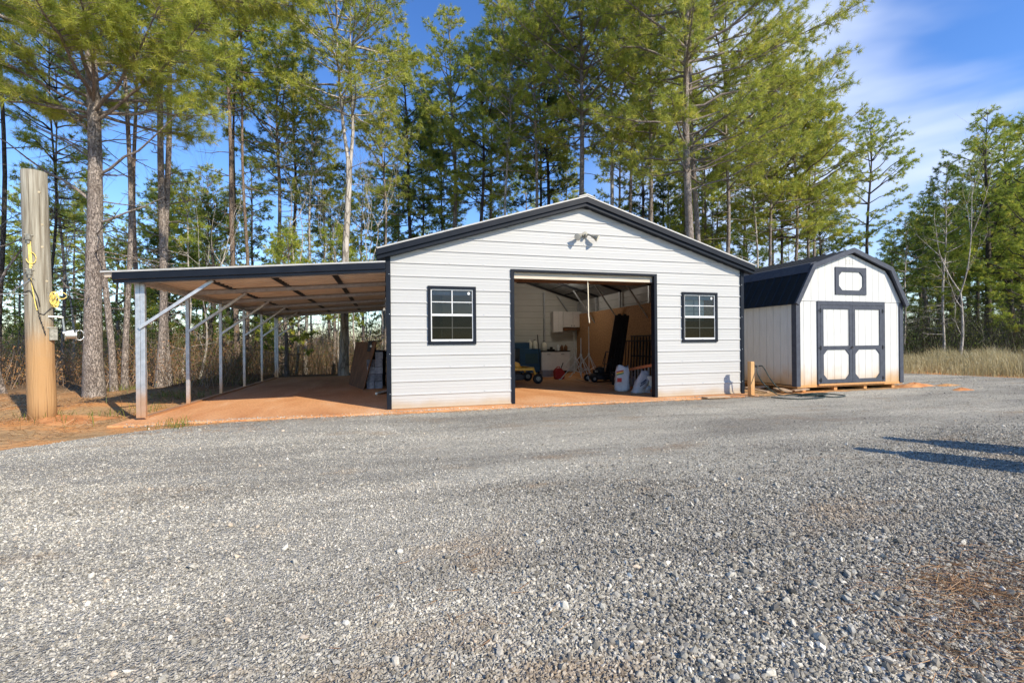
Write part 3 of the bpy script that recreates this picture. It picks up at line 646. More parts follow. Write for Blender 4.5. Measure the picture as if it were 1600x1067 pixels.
# roof: two pitched sheets with ribs down the slope
RF, RB = GY0-.16, GY1+.12
def roof_sheet(name, xa, za, xb, zb, y0, y1, m, parent, th=.03, rib=.23, rh=.019):
    mb = MB(); ys = []; y = y0
    while y < y1-1e-6:
        for dy, h in ((0, 0), (.02, rh), (.02+abs(rh)*1.3, rh), (.04+abs(rh)*1.3, 0)):
            if y+dy < y1: ys.append((y+dy, h))
        y += rib
    ys.append((y1, 0))
    for (ya, ha), (yb, hb) in zip(ys, ys[1:]):
        mb.add([(xa, ya, za+ha), (xb, ya, zb+ha), (xb, yb, zb+hb), (xa, yb, za+hb)], [(0,1,2,3)])
        mb.add([(xa, ya, za+ha-.004), (xb, ya, zb+ha-.004), (xb, yb, zb+hb-.004), (xa, yb, za+hb-.004)], [(3,2,1,0)])
    return mb.build(name, m, parent, fixn=False)
EX0, EX1, ETZ, PTZ = GX0-.17, GX1+.20, 2.72, 3.88
for xe, ze in ((EX0, ETZ), (EX1, ETZ-.01)):
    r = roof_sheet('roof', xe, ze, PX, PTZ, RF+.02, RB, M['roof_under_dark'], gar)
    # rake trim: navy fascia in two steps with a pale metal drip edge on top
    f = MB(); dx = PX-xe; sg = 1 if dx > 0 else -1
    def rk(zo0, zo1, ya, yb, mb, x_a=xe, x_b=PX, ze=ze):
        f0 = lambda x: ze+(PTZ-ze)*(x-xe)/(PX-xe)
        mb.add([(x_a, ya, f0(x_a)+zo0), (x_b, ya, f0(x_b)+zo0), (x_b, ya, f0(x_b)+zo1), (x_a, ya, f0(x_a)+zo1), (x_a, yb, f0(x_a)+zo0), (x_b, yb, f0(x_b)+zo0), (x_b, yb, f0(x_b)+zo1), (x_a, yb, f0(x_a)+zo1)], [(0,1,2,3),(7,6,5,4),(0,4,5,1),(3,2,6,7),(0,3,7,4),(1,5,6,2)])
    rk(-.085, -.002, RF-.012, RF+.016, f); rk(-.155, -.087, RF+.022, RF+.05, f)
    rk(-.165, -.155, RF+.022, GY0-.002, f); rk(-.098, -.085, RF-.012, RF+.02, f)
    f.build('rake_trim', M['trim'], gar)
    f = MB(); rk(.0, .026, RF-.02, RF+.05, f); f.build('drip_edge', M['trim_up'], gar)
    e = MB(); e.bx(xe-.02*sg if sg > 0 else xe-.0, xe+.0 if sg > 0 else xe+.02, RF, RB, ze-.11, ze+.01); e.build('eave_trim', M['trim'], gar)
mb = MB(); mb.prism([(PX-.17, PTZ-.022), (PX, PTZ+.03), (PX+.17, PTZ-.022), (PX+.17, PTZ-.002), (PX, PTZ+.055), (PX-.17, PTZ-.002)], 'y', RF-.03, RB+.02); mb.build('ridge_cap', M['trim_up'], gar)
# frame inside
ys = [GY0+.12, 9.9, 11.6, 13.3, 15.0, GY1-.12]
for y in ys:
    for x in (GX0+.10, GX1-.10):
        mb = MB(); mb.bx(x-.03, x+.03, y-.03, y+.03, 0, EZ-.02); mb.build('frame_post', M['galv_clean'], gar)
    for sx_, xe in ((1, GX0+.05), (-1, GX1-.05)):
        if y < GY0+.3: continue
        mb = MB(); mb.bar((xe, y, EZ+.0), (PX, y, PZ-.02), .05, .06); mb.build('rafter', M['black'], gar)
        mb = MB(); mb.bar((xe+.08*sx_, y-.04, 1.75), (xe+.95*sx_, y-.04, EZ+.20), .04); mb.build('knee_brace', M['galv_clean'], gar)
mb = MB()
for k in range(1, 6):
    for sg in (-1, 1):
        t = k/6; xe = GX0+.05 if sg < 0 else GX1-.05; x = xe+(PX-xe)*t; z = EZ+(PZ-EZ)*t
        mb.bx(x-.03, x+.03, GY0+.05, GY1-.05, z+.025, z+.05)
mb.build('roof_purlins', M['black'], gar)
for x in (2.0, 3.95, 5.9):
    mb = MB(); mb.bx(x-.03, x+.03, GY1-.10, GY1-.04, 0, 3.05 if x != 3.95 else 3.6); mb.build('wall_stud', M['galv_clean'], gar)
# OSB lining on the right wall
mb = MB()
for y0_, y1_ in ((GY0+.2, 10.6), (10.61, 13.04), (13.05, 15.48), (15.49, GY1-.14)): mb.bx(GX1-.19, GX1-.175, y0_, y1_, .02, 2.22)
mb.build('wall_board', M['osb'], gar)
# screws on the siding
mb = MB(); n = 6
for x in (GX0+.02, 1.13, 1.75, 5.9, 6.4, GX1-.02, 3.73, 4.6, 2.9):
    z = .17
    while z < 3.7:
        y_ = GY0-.022 if x not in (GX0+.02, GX1-.02) else GY0-.031
        lim = EZ+(PZ-EZ)*(1-abs(x-PX)/(PX-GX0))-.15
        blocked = (DX0-.1 < x < DX1+.1 and z < DZ+.1) or any(w[0]-.06 < x < w[1]+.06 and w[2]-.06 < z < w[3]+.06 for w in WN)
        if z < lim and not blocked:
            zz = z+.115 if y_ == GY0-.022 else z
            zz = round(zz/PER)*PER+.036
            mb = MB(); mb.add([(x+.0075*math.cos(i*math.pi/3), y_, zz+.0075*math.sin(i*math.pi/3)) for i in range(6)]+[(x+.0075*math.cos(i*math.pi/3), y_+.008, zz+.0075*math.sin(i*math.pi/3)) for i in range(6)], [tuple(range(6)), tuple(range(6, 12))]+[(i, (i+1)%6, (i+1)%6+6, i+6) for i in range(6)])
            mb.build('screw', M['galv_clean'], gar)
        z += PER*(2 if y_ == GY0-.022 else 3)

# floodlight on the gable
fl = onY(915, 367, GY0-.02)
t = thing('floodlight', (fl.x, GY0-.02, fl.z), 'twin head security floodlight mounted high on the white gable', 'floodlight')
mb = MB(); mb.tube([(fl.x, GY0-.02, fl.z), (fl.x, GY0-.055, fl.z)], .055, 14); mb.tube([(fl.x, GY0-.055, fl.z-.01), (fl.x, GY0-.10, fl.z-.05)], [.03, .024], 10); mb.build('mounting_plate', M['bronze'], t, bevel=.004)
for s_ in (-1, 1):
    a = Vector((fl.x+.05*s_, GY0-.05, fl.z+.005)); b_ = Vector((fl.x+.115*s_, GY0-.10, fl.z-.03)); c_ = Vector((fl.x+.21*s_, GY0-.16, fl.z-.09))
    mb = MB(); mb.tube([a, b_], .018, 8); mb.tube([b_, b_+(c_-b_)*.35, c_], [.032, .036, .068], 16)
    h = mb.build('lamp_head', M['bronze'], t, smooth=False)
    d = (c_-b_).normalized(); mb = MB(); mb.tube([c_+d*.001, c_+d*.006], [.062, .055], 16); mb.build('lens', M['cream'], h)

# ------------------------------------------------------------------ CARPORT
cp = thing('carport', (-3.62, 8.3, 0), 'open lean-to carport with galvanised steel posts and a dark edged roof, attached to the garage', 'carport')
PY = [8.32+1.84*i for i in range(6)]; CX = -3.62
def cz(x): return 2.20+(x+3.9)/(GX0-.02+3.9)*(2.50-2.20)     # roof sheet height
for i, y in enumerate(PY):
    mb = MB(); w = .032
    mb.bx(CX-.03, CX+.03, y-.03, y+.03, .03, cz(CX)-.14)
    if i in (0, 5): mb.bx(CX+.034, CX+.094, y-.03, y+.03, .03, cz(CX)-.14)
    mb.build('post', M['galv'], cp, bevel=.004)
    mb = MB(); mb.bar((CX-.1, y, cz(CX-.1)-.10), (GX0-.02, y, cz(GX0)-.10), .06, .07); mb.build('rafter', M['galv_clean'], cp)
    mb = MB(); mb.bar((CX+.03, y-.045, 1.40), (CX+1.02, y-.045, cz(CX+1.0)-.15), .045); mb.build('brace', M['galv_clean'], cp)
mb = MB(); mb.bx(CX-.035, CX+.035, PY[0]-.1, PY[5]+.1, cz(CX)-.14, cz(CX)-.075); mb.build('side_beam', M['galv_clean'], cp)
mb = MB(); mb.bx(CX-.035, CX+.035, PY[0]+.2, PY[5]+.1, 0.002, .035); mb.build('base_rail', M['galv'], cp)
for x in (-2.85, -1.85, -.85):
    mb = MB(); mb.bx(x-.05, x+.05, PY[0]-.1, PY[5]+.15, cz(x)-.062, cz(x)-.02); mb.build('hat_channel', M['trim'], cp)
roof_sheet('roof', -3.95, cz(-3.95), GX0-.04, cz(GX0-.04), GY0-.10, PY[5]+.25, M['roof_under'], cp, rib=.23, rh=-.05)
roof_top = MB(); roof_top.add([(-3.95, GY0-.10, cz(-3.95)+.024), (GX0-.04, GY0-.10, cz(GX0)+.024), (GX0-.04, PY[5]+.25, cz(GX0)+.024), (-3.95, PY[5]+.25, cz(-3.95)+.024)], [(0,1,2,3)]); 
def slab_slope(mb, xa, xb, zo0, zo1, ya, yb):
    mb.add([(xa, ya, cz(xa)+zo0), (xb, ya, cz(xb)+zo0), (xb, ya, cz(xb)+zo1), (xa, ya, cz(xa)+zo1), (xa, yb, cz(xa)+zo0), (xb, yb, cz(xb)+zo0), (xb, yb, cz(xb)+zo1), (xa, yb, cz(xa)+zo1)], [(0,1,2,3),(7,6,5,4),(0,4,5,1),(3,2,6,7),(0,3,7,4),(1,5,6,2)])
mb = MB(); slab_slope(mb, -3.84, GX0-.04, -.10, .004, GY0-.125, GY0-.10); slab_slope(mb, -3.84, GX0-.04, -.15, -.102, GY0-.10, GY0-.075); mb.build('front_fascia', M['trim'], cp)
mb = MB(); slab_slope(mb, -3.98, GX0-.04, .006, .032, GY0-.135, GY0-.06); mb.build('drip_edge', M['trim_up'], cp)
mb = MB(); slab_slope(mb, -3.84, GX0-.04, -.12, .004, PY[5]+.25, PY[5]+.28); mb.build('rear_fascia', M['trim'], cp)
mb = MB(); mb.bx(-3.96, -3.94, GY0-.06, PY[5]+.25, cz(-3.95)-.03, cz(-3.95)+.03); mb.build('eave_trim', M['trim'], cp)

# things under the carport
ply = thing('plywood_sheet', (-.95, 12.6, 0), 'dark brown plywood sheet standing on edge and leaning by the block stack', 'plywood')
a = gnd(544, 600); b_ = gnd(567, 609); tl = atD(556, 534, a.to_2d().dot(Vector((SN, CS)))+.25); tr = atD(588, 534, b_.to_2d().dot(Vector((SN, CS)))+.25)
th = Vector((.02, .02, 0))
mb = MB(); q = [a, b_, tr, tl]; mb.add(q+[p+th for p in q], [(0,1,2,3),(7,6,5,4),(0,4,5,1),(1,5,6,2),(2,6,7,3),(3,7,4,0)]); ply.location = a; mb.build('board', M['ply_dark'], ply)
# block stack
bc = gnd(585, 607.5); bc.z = 0
base = Vector((bc.x, bc.y+.3, 0))
def block(px, py, pz, nm, first=[None]):
    if first[0] is None:
        t = thing('concrete_block', (px, py, pz), 'grey concrete block in the stack beneath the carport', 'block', 'concrete blocks stacked in the carport')
        mb = MB(); W_, D_, H_ = .186, .38, .174
        mb.bx(px-W_/2, px+W_/2, py-D_/2, py-D_/2+.035, pz, pz+H_); mb.bx(px-W_/2, px+W_/2, py+D_/2-.035, py+D_/2, pz, pz+H_); mb.bx(px-W_/2, px+W_/2, py-.018, py+.018, pz, pz+H_)
        mb.bx(px-W_/2, px-W_/2+.03, py-D_/2+.035, py-.018, pz, pz+H_); mb.bx(px+W_/2-.03, px+W_/2, py-D_/2+.035, py-.018, pz, pz+H_)
        mb.bx(px-W_/2, px-W_/2+.03, py+.018, py+D_/2-.035, pz, pz+H_); mb.bx(px+W_/2-.03, px+W_/2, py+.018, py+D_/2-.035, pz, pz+H_)
        mb.build('block_shell', M['block'], t); first[0] = t; return t
    s = first[0]; c = s.copy(); COL.objects.link(c); c.location = (px, py, pz)
    for ch in s.children:
        d = ch.copy(); COL.objects.link(d); d.parent = c
    return c
rb = random.Random(4)
for zi in range(5):
    for xi in range(2):
        for yi in range(2):
            if zi == 4 and xi == 0: continue
            c = block(base.x-.10+.2*xi+rb.uniform(-.008,.008), base.y-.05+.4*yi, .001+zi*.187, '')
            c.rotation_euler.z = rb.uniform(-.03, .03); c['label'] = f"{['front', 'rear'][yi]} {['left', 'right'][xi]} grey block in the {['bottom', 'second', 'middle', 'fourth', 'top'][zi]} course of the carport stack"
t = thing('storage_tote', (base.x-.02, base.y+.55, 0), 'black lidded tote on a crate behind the grey block stack', 'tote')
mb = MB(); mb.lathe((base.x, base.y+.75, 0), [(.26,0),(.29,.85),(.31,.88),(.31,.95),(.05,.98)], 4); mb.build('tub', M['black'], t)
t = thing('table_saw', (base.x-.12, base.y+.1, .94), 'small black shop tool with a flat top sitting on the block stack', 'tool')
bx_, by_ = base.x-.06, base.y+.15
mb = MB(); mb.prism([(bx_-.13, .937), (bx_+.1, .937), (bx_+.07, 1.2), (bx_-.10, 1.2)], 'y', by_-.12, by_+.12); mb.build('tool_body', M['black'], t, bevel=.01)
mb = MB(); mb.bx(bx_-.12, bx_+.24, by_-.15, by_+.15, 1.201, 1.225); mb.build('tool_top', M['black'], t, bevel=.004)
mb = MB(); mb.tube([(bx_-.03, by_-.125, 1.08), (bx_-.03, by_-.15, 1.08)], .03, 12); mb.build('dial', M['white'], t)
c = gnd(596, 617); t = thing('pipe_offcut', c, 'short dark pipe offcut and board lying on the clay stained floor by the corner trim', 'scrap')
mb = MB(); mb.tube([c+Vector((-.12,0,.035)), c+Vector((.12,.5,.035))], .03, 10); mb.build('pipe', M['steel'], t)
mb = MB(); mb.bar(c+Vector((-.02,.15,.02)), c+Vector((.22,.75,.02)), .09, .03); mb.build('board', M['ply_dark'], t)

# ------------------------------------------------------------------ SHED
SX0, SX1, SY0, SY1 = 8.84, 12.03, 8.2, 13.1; SB = .10
sh = thing('storage_shed', (SX0, SY0, 0), 'off-white gambrel storage shed with charcoal trim, double doors and a dark ribbed metal roof', 'shed')
EVZ = 1.98; KN = [(SX0-.07, 1.93), (9.27, 2.80), (10.435, 3.20), (11.60, 2.80), (SX1+.07, 1.93)]
def grooved(x0, x1, za, zb, y, mb, fz=None, g=.203):
    """vertical grooved panel on plane y (front) with narrow recessed grooves"""
    x = x0; xs = [x0]
    while x < x1: xs += [x, x+.008]; x += g
    xs = sorted(set([round(v, 4) for v in xs if v <= x1]+[x1]))
    for a, b in zip(xs, xs[1:]):
        gr = abs((b-a)-.008) < .0012; yy = y+(.008 if gr else 0)
        ta, tb = (fz(a), fz(b)) if fz else (zb, zb)
        mb.add([(a, yy, za), (b, yy, za), (b, yy, tb), (a, yy, ta)], [(0,1,2,3)])
        if gr:
            mb.add([(a, y, za), (a, yy, za), (a, yy, ta), (a, y, ta)], [(0,1,2,3)]); mb.add([(b, yy, za), (b, y, za), (b, y, tb), (b, yy, tb)], [(0,1,2,3)])
IN = [(SX0, 1.98), (9.30, 2.73), (10.435, 3.12), (11.57, 2.73), (SX1, 1.98)]
def gz(x):
    return float(np.interp(x, [p[0] for p in IN], [p[1] for p in IN]))
dpx0, dpx1 = 9.43, 11.46; DTOP, DBOT = 2.01, .145
mb = MB(); grooved(SX0+.01, dpx0, SB, 2.0, SY0, mb); grooved(dpx1, SX1-.01, SB, 2.0, SY0, mb)
mb.add([(dpx0, SY0+.006, SB), (dpx1, SY0+.006, SB), (dpx1, SY0+.006, 2.0), (dpx0, SY0+.006, 2.0)], [(0,1,2,3)])
mb.build('front_wall', M['shed'], sh, fixn=False)
mb = MB(); grooved(SX0+.02, SX1-.02, 2.008, 3, SY0-.006, mb, fz=gz); mb.build('gable_panel', M['shed'], sh, fixn=False)
# side walls: same grooves along Y
for xx, s_ in ((SX0, 1), (SX1, -1)):
    mb = MB(); m2 = MB(); grooved(SY0+.01, SY1, SB, 1.98, 0, m2)
    mb.v = [(xx+s_*p[1], p[0], p[2]) for p in m2.v]; mb.f = m2.f; mb.build('side_wall', M['shed'], sh, fixn=False)
mb = MB(); mb.add([(SX0, SY1, SB), (SX1, SY1, SB)]+[(p[0], SY1, p[1]) for p in reversed(IN)], [tuple(range(7))]); mb.build('rear_wall', M['shed'], sh, fixn=False)
for x0, x1 in ((SX0-.018, SX0+.095), (SX1-.095, SX1+.018)):
    mb = MB(); mb.bx(x0, x1, SY0-.026, SY0-.007, SB-.01, 1.99); mb.build('corner_board', M['shed_trim'], sh)
    xs_ = (x0, x0+.016) if x0 < 10 else (x1-.016, x1); mb = MB(); mb.bx(xs_[0], xs_[1], SY0-.006, SY0+.10, SB-.01, 1.97); mb.build('corner_board', M['shed_trim'], sh)
# roof
ROOFY0, ROOFY1 = SY0-.09, SY1+.1
def mitre(i, off):
    ns = []
    for a, b in ((i-1, i), (i, i+1)):
        if a >= 0 and b < len(KN): ns.append(Vector((-(KN[b][1]-KN[a][1]), 0, KN[b][0]-KN[a][0])).normalized())
    n_ = sum(ns, Vector()).normalized(); return Vector((KN[i][0], 0, KN[i][1]))+n_*off/n_.dot(ns[0])
for (xa, za), (xb, zb) in zip(KN, KN[1:]):
    mb = MB(); ys_ = []; y = ROOFY0+.02
    nrm = Vector((-(zb-za), 0, (xb-xa))).normalized()
    while y < ROOFY1:
        for dy, h in ((0, 0), (.018, .02), (.038, .02), (.056, 0)): ys_.append((y+dy, h))
        y += .229
    ys_ = [p for p in ys_ if p[0] < ROOFY1]+[(ROOFY1, 0)]
    for (ya, ha), (yb, hb) in zip(ys_, ys_[1:]):
        mb.add([Vector((xa, ya, za))+nrm*(.012+ha), Vector((xb, ya, zb))+nrm*(.012+ha), Vector((xb, yb, zb))+nrm*(.012+hb), Vector((xa, yb, za))+nrm*(.012+hb)], [(0,1,2,3)])
    mb.build('roof', M['roof'], sh, fixn=False)
    i0 = KN.index((xa, za)); mb = MB(); q = [mitre(i0, .04), mitre(i0+1, .04), mitre(i0+1, -.062), mitre(i0, -.062)]
    mb.add([(p.x, ROOFY0-.02, p.z) for p in q]+[(p.x, ROOFY0+.03, p.z) for p in q], [(0,1,2,3),(7,6,5,4),(0,4,5,1),(1,5,6,2),(2,6,7,3),(3,7,4,0)]); mb.build('rake_trim', M['shed_trim'], sh, fixn=True)
    mb = MB(); mb.add([(xa, ROOFY0+.03, za), (xb, ROOFY0+.03, zb), (xb, ROOFY1, zb), (xa, ROOFY1, za)], [(0,1,2,3)]); mb.build('roof_deck', M['shed_trim'], sh, fixn=False)
# knee flashing
for (x, z) in (KN[1], KN[3]):
    s_ = -1 if x < 10 else 1
    mb = MB(); mb.prism([(x+s_*.09, z-.16), (x+s_*.125, z-.15), (x+s_*.03, z+.055), (x-s_*.13, z+.10), (x-s_*.12, z+.07), (x, z+.03)], 'y', ROOFY0+.05, ROOFY1); mb.build('knee_flashing', M['shed_trim'], sh)
# doors
yd = SY0-.012
fr = MB(); 
fr.bx(dpx0, dpx0+.075, yd-.014, yd+.018, DBOT-.03, DTOP+.005); fr.bx(dpx1-.075, dpx1, yd-.014, yd+.018, DBOT-.03, DTOP+.005); fr.bx(dpx0+.075, dpx1-.075, yd-.014, yd+.018, DTOP-.085, DTOP+.005)
fr.build('door_frame', M['shed_trim'], sh)
mid = (dpx0+dpx1)/2
for a, b, s_ in ((dpx0+.08, mid-.004, 1), (mid+.004, dpx1-.08, -1)):
    p = MB(); grooved(a, b, DBOT, DTOP-.09, yd+.002, p); dr = p.build('door', M['shed'], sh, fixn=False)
    tr_ = MB(); y0_, y1_ = yd-.016, yd+.001; w = .10; zt = DTOP-.092; zm = .95; w = .085
    tr_.bx(a, a+w, y0_, y1_, DBOT, zt); tr_.bx(b-w, b, y0_, y1_, DBOT, zt)
    tr_.bx(a+w, b-w, y0_, y1_, DBOT, DBOT+w); tr_.bx(a+w, b-w, y0_, y1_, zt-w, zt); tr_.bx(a+w, b-w, y0_, y1_, zm-w/2, zm+w/2)
    c_ = .115
    for (cx, cz_, dx, dz) in ((a+w, DBOT+w, 1, 1), (b-w, DBOT+w, -1, 1), (a+w, zm-w/2, 1, -1), (b-w, zm-w/2, -1, -1)):
        tr_.prism([(cx, cz_), (cx+c_*dx, cz_), (cx, cz_+c_*dz)], 'y', y0_+.002, y1_)
    tr_.build('door_trim', M['shed_trim'], dr)
    for z in (.22, .95, 1.80):
        hx = a if s_ > 0 else b; h = MB(); h.bx(hx-.055 if s_ > 0 else hx-.02, hx+.02 if s_ > 0 else hx+.055, y0_-.010, y0_-.002, z-.012, z+.012); h.bx(hx-.012, hx+.012, y0_-.012, y0_-.002, z-.045, z+.045); h.build('hinge', M['black'], dr)
h = MB(); h.tube([(mid-.02, yd-.02, .955), (mid-.02, yd-.05, .955)], .02, 10); h.tube([(mid-.02, yd-.05, .955), (mid-.09, yd-.055, .93)], .009, 8); h.build('handle', M['black'], sh)
# loft panel
lx0, lx1, lz0, lz1 = 9.96, 10.89, 2.17, 2.80; y0_, y1_ = SY0-.028, SY0-.007
f_ = MB(); w = .10; f_.bx(lx0, lx0+w, y0_, y1_, lz0, lz1); f_.bx(lx1-w, lx1, y0_, y1_, lz0, lz1); f_.bx(lx0+w, lx1-w, y0_, y1_, lz0, lz0+w); f_.bx(lx0+w, lx1-w, y0_, y1_, lz1-w, lz1)
for (cx, cz_, dx, dz) in ((lx0+w, lz0+w, 1, 1), (lx1-w, lz0+w, -1, 1), (lx0+w, lz1-w, 1, -1), (lx1-w, lz1-w, -1, -1)):
    f_.prism([(cx, cz_), (cx+.10*dx, cz_), (cx, cz_+.10*dz)], 'y', y0_+.002, y1_)
f_.build('loft_window_trim', M['shed_trim'], sh)
# gable vent: faint embossed louvres
v_ = MB()
for i in range(3):
    for j in range(2): v_.bx(10.30+i*.095, 10.375+i*.095, SY0-.012, SY0-.007, 2.885+j*.06, 2.925+j*.06)
v_.build('gable_vent', mat('vent', (.58,.57,.52), (.62,.61,.56), .6), sh)
mb = MB()
for x in (SX0+.25, 10.0, 10.9, SX1-.25): mb.bx(x-.045, x+.045, SY0+.03, SY1, -.02, SB-.002)
mb.build('skids', M['wood'], sh)
mb = MB(); mb.bx(SX0+.01, SX1-.01, SY0-.012, SY0+.028, SB-.035, SB+.02); mb.bx(dpx0, dpx1, SY0-.05, SY0-.014, SB+.0, SB+.035); mb.bx(SX0+.0, SX0+.02, SY0+.03, SY1, SB-.035, SB+.02); mb.build('floor_rim', M['wood'], sh)
# clay heap by the shed corner
def heap(name, c, rx, ry, h, label, seed, m=None):
    rg = np.random.default_rng(seed); n = 28; rings = 9; mb = MB(); vs_ = []
    for i in range(rings+1):
        k = i/rings
        for j in range(n):
            a = 2*math.pi*j/n; q = 1+.16*math.sin(3*a+seed)+.09*math.sin(7*a+2*seed)
            vs_.append((c[0]+rx*k*q*math.cos(a), c[1]+ry*k*q*math.sin(a), c[2]+h*math.cos(min(k,1)*1.5)*(1+.10*math.sin(4*a+k*5))*(.8+.3*rg.random())-.03*k))
    fs = [(i*n+j, i*n+(j+1)%n, (i+1)*n+(j+1)%n, (i+1)*n+j) for i in range(rings) for j in range(n)]
    mb.add(vs_, fs); o = mb.build(name, m or M['clay'], smooth=True, fixn=True); return o
tag(heap('clay_heap', (12.45, 8.22, -.02), .60, .25, .09, '', 2), 'low orange clay heap at the right front corner of the shed', kind='structure')
tag(heap('clay_heap', (gnd(68, 661).x, gnd(68, 661).y+.1, .0), .75, .55, .10, '', 5), 'orange clay mounded around the foot of the wooden pole', kind='structure')
c = gnd(1502, 608); tag(heap('clay_spill', (c.x, c.y, -.015), .35, .16, .05, '', 3), 'small orange clay spill on the gravel right of the shed', kind='structure')
c = gnd(1478, 601); tag(heap('clay_spill', (c.x, c.y, -.015), .5, .2, .04, '', 8, M['floor']), 'brown dirt patch on the gravel right of the shed', kind='structure')

# ------------------------------------------------------------------ WOODEN POLE (left)
pb = gnd(66, 658, .02); pr = .155
PT = Vector((pb.x-.07, pb.y-.02, 3.72))
t = thing('wooden_pole', (pb.x, pb.y, 0), 'thick weathered wooden pole stained orange at its lower half, standing in the clay', 'pole')
pts_ = [Vector((pb.x, pb.y, -.1)).lerp(PT, k/9) for k in range(10)]
mb = MB(); mb.tube(pts_, [pr*(1.04-.12*k/9) for k in range(10)], 28); o = mb.build('pole_shaft', M['pole'], t, smooth=True)
o.data.polygons.foreach_set('use_smooth', [len(p.vertices) == 4 for p in o.data.polygons])
KM = mat('knot_wood', (.38,.31,.20), (.50,.42,.28), .8)
tocam = (Vector((0,0,0))-Vector((pb.x, pb.y, 0))).normalized(); tor = Vector((-tocam.y, tocam.x, 0))   # tor: to the right seen from the camera
if tor.dot(Vector((CS, -SN, 0))) < 0: tor = -tor
def onpole(r, z, out=.0):      # r in -1..1 across the pole face
    c_ = Vector((pb.x, pb.y, 0)).lerp(Vector((PT.x, PT.y, 0)), z/3.7); rad = pr*(1.04-.12*z/3.7)+out
    return c_+tor*rad*r+tocam*rad*math.sqrt(max(0, 1-r*r))+Vector((0,0,z))
for r_, z in ((.45, 2.93), (.4, 2.60), (.62, 2.1), (.3, 3.4)):
    q = onpole(r_, z); d = (q-Vector((pb.x, pb.y, q.z))).normalized(); mb = MB(); mb.tube([q-d*.01, q+d*.004], [.020, .016], 10); mb.build('knot', KM, t)
# strap with ratchet, cable, bracket
st = thing('ratchet_strap', onpole(-.45, 2.7, .01), 'yellow ratchet strap with dark buckles hanging down the wooden pole', 'strap')
mb = MB(); mb.bar(onpole(-.50, 2.66, .012), onpole(-.42, 2.24, .012), .022, .006, up=tocam); mb.bar(onpole(-.42, 2.66, .014), onpole(-.36, 2.30, .014), .022, .006, up=tocam); mb.build('webbing', M['rope_y'], st)
for z in (2.72, 2.22): 
    mb = MB(); q = onpole(-.46, z, .02); mb.box(q, (.05, .05, .09)); mb.tube([q+tor*-.05+Vector((0,0,.03)), q+tor*.05+Vector((0,0,.03))], .012, 8); mb.box(q+Vector((0,0,-.06)), (.03,.03,.07)); mb.build('buckle', M['bronze'], st, bevel=.006)
mb = MB(); k_ = [onpole(-.35+.30*math.sin(a), 2.42+.085*math.cos(a), .02) for a in [i*.5 for i in range(10)]]; mb.tube(k_, .006, 6); mb.tube([onpole(-.44, 2.15, .015), onpole(-.3, 1.9, .012), onpole(-.18, 1.72, .012), onpole(-.10, 1.66, .012)], .007, 6); mb.build('strap_tail', M['rope_y'], st)
cb_ = thing('steel_cable', onpole(-.2, 1.9, .01), 'thin dark cable and chain running down the pole to the winch', 'cable')
mb = MB(); mb.tube([onpole(-.44, 2.12, .02), onpole(-.25, 1.98, .015), onpole(-.02, 1.85, .012), onpole(.08, 1.72, .012)], .006, 6); mb.tube([onpole(-.9, 1.92, .02), onpole(-.5, 1.95, .015), onpole(-.15, 1.80, .012), onpole(-.02, 1.62, .012), onpole(.3, 1.60, .012), onpole(.8, 1.72, .02)], .006, 6); mb.build('cable', M['black'], cb_)
mb = MB()
for i in range(9):
    q = onpole(0+.045*i, 1.60-.034*i, .012); mb.tube([q, q+Vector((0,0,-.028))], .009 if i % 2 else .006, 6)
mb.build('chain', M['black'], cb_)
br_ = thing('wire_bracket', onpole(-.5, 1.95, .01), 'thin triangular metal bracket sticking out left of the wooden pole', 'bracket')
q0 = onpole(-.3, 2.13, .01); q1 = onpole(.75, 1.90, .01); q2 = q1-tor*.42+Vector((0,0,-.01)); q3 = q2-tor*.02
mb = MB(); mb.tube([q1, q2], .005, 6); mb.tube([q2, q0], .005, 6); mb.tube([q2, q2-tor*.25+Vector((0,0,-.06))], .005, 6); mb.tube([q0, q1], .004, 6); mb.build('wire_frame', M['steel'], br_)
rp = thing('rope_coil', onpole(1, 1.9, .03), 'coil of yellow rope hung on the right side of the wooden pole', 'rope')
mb = MB(); c0 = onpole(.95, 1.93, .03)
for i in range(7):
    a_ = i*.5; rx, rz = .025+.004*(i % 4), .075+.010*(i % 4)
    mb.tube([c0+tor*(.02*math.cos(a_)+rx*math.sin(tt))+tocam*(.03*math.sin(a_*2)+.01*i)+Vector((0,0,-.08-.02*(i % 3)+rz*math.cos(tt))) for tt in [k*2*math.pi/12 for k in range(13)]], .0075, 6)
mb.tube([c0+tor*(.075+.055*math.sin(tt))+Vector((0,0,-.03+.05*math.cos(tt))) for tt in [k*2*math.pi/12 for k in range(13)]], .0075, 6)
mb.build('coil', M['rope_y'], rp)
wn = thing('hand_winch', onpole(.9, 1.3, .02), 'galvanised hand winch bolted on the right side of the wooden pole', 'winch')
c0 = onpole(.80, 1.31, .05)
mb = MB(); mb.box(c0-tor*.02, (.03, .09, .17), Matrix((tocam, tor, Vector((0,0,1)))).transposed()); mb.bar(c0+Vector((0,0,.1))-tor*.14, c0+Vector((0,0,.105))+tor*.02, .02); mb.build('mounting_plate', M['bronze'], wn, bevel=.004)
d0 = c0+tor*.10+Vector((0,0,-.01)); mb = MB(); mb.tube([d0, d0+tor*.12], .055, 20); mb.tube([d0+tor*.0, d0+tor*.012], .085, 22); mb.tube([d0+tor*.12, d0+tor*.132], .085, 22); mb.tube([d0-tor*.02+Vector((0,0,.03)), d0+tor*.10+Vector((0,0,.06))], .03, 14); mb.build('drum', M['steel'], wn, bevel=.003)
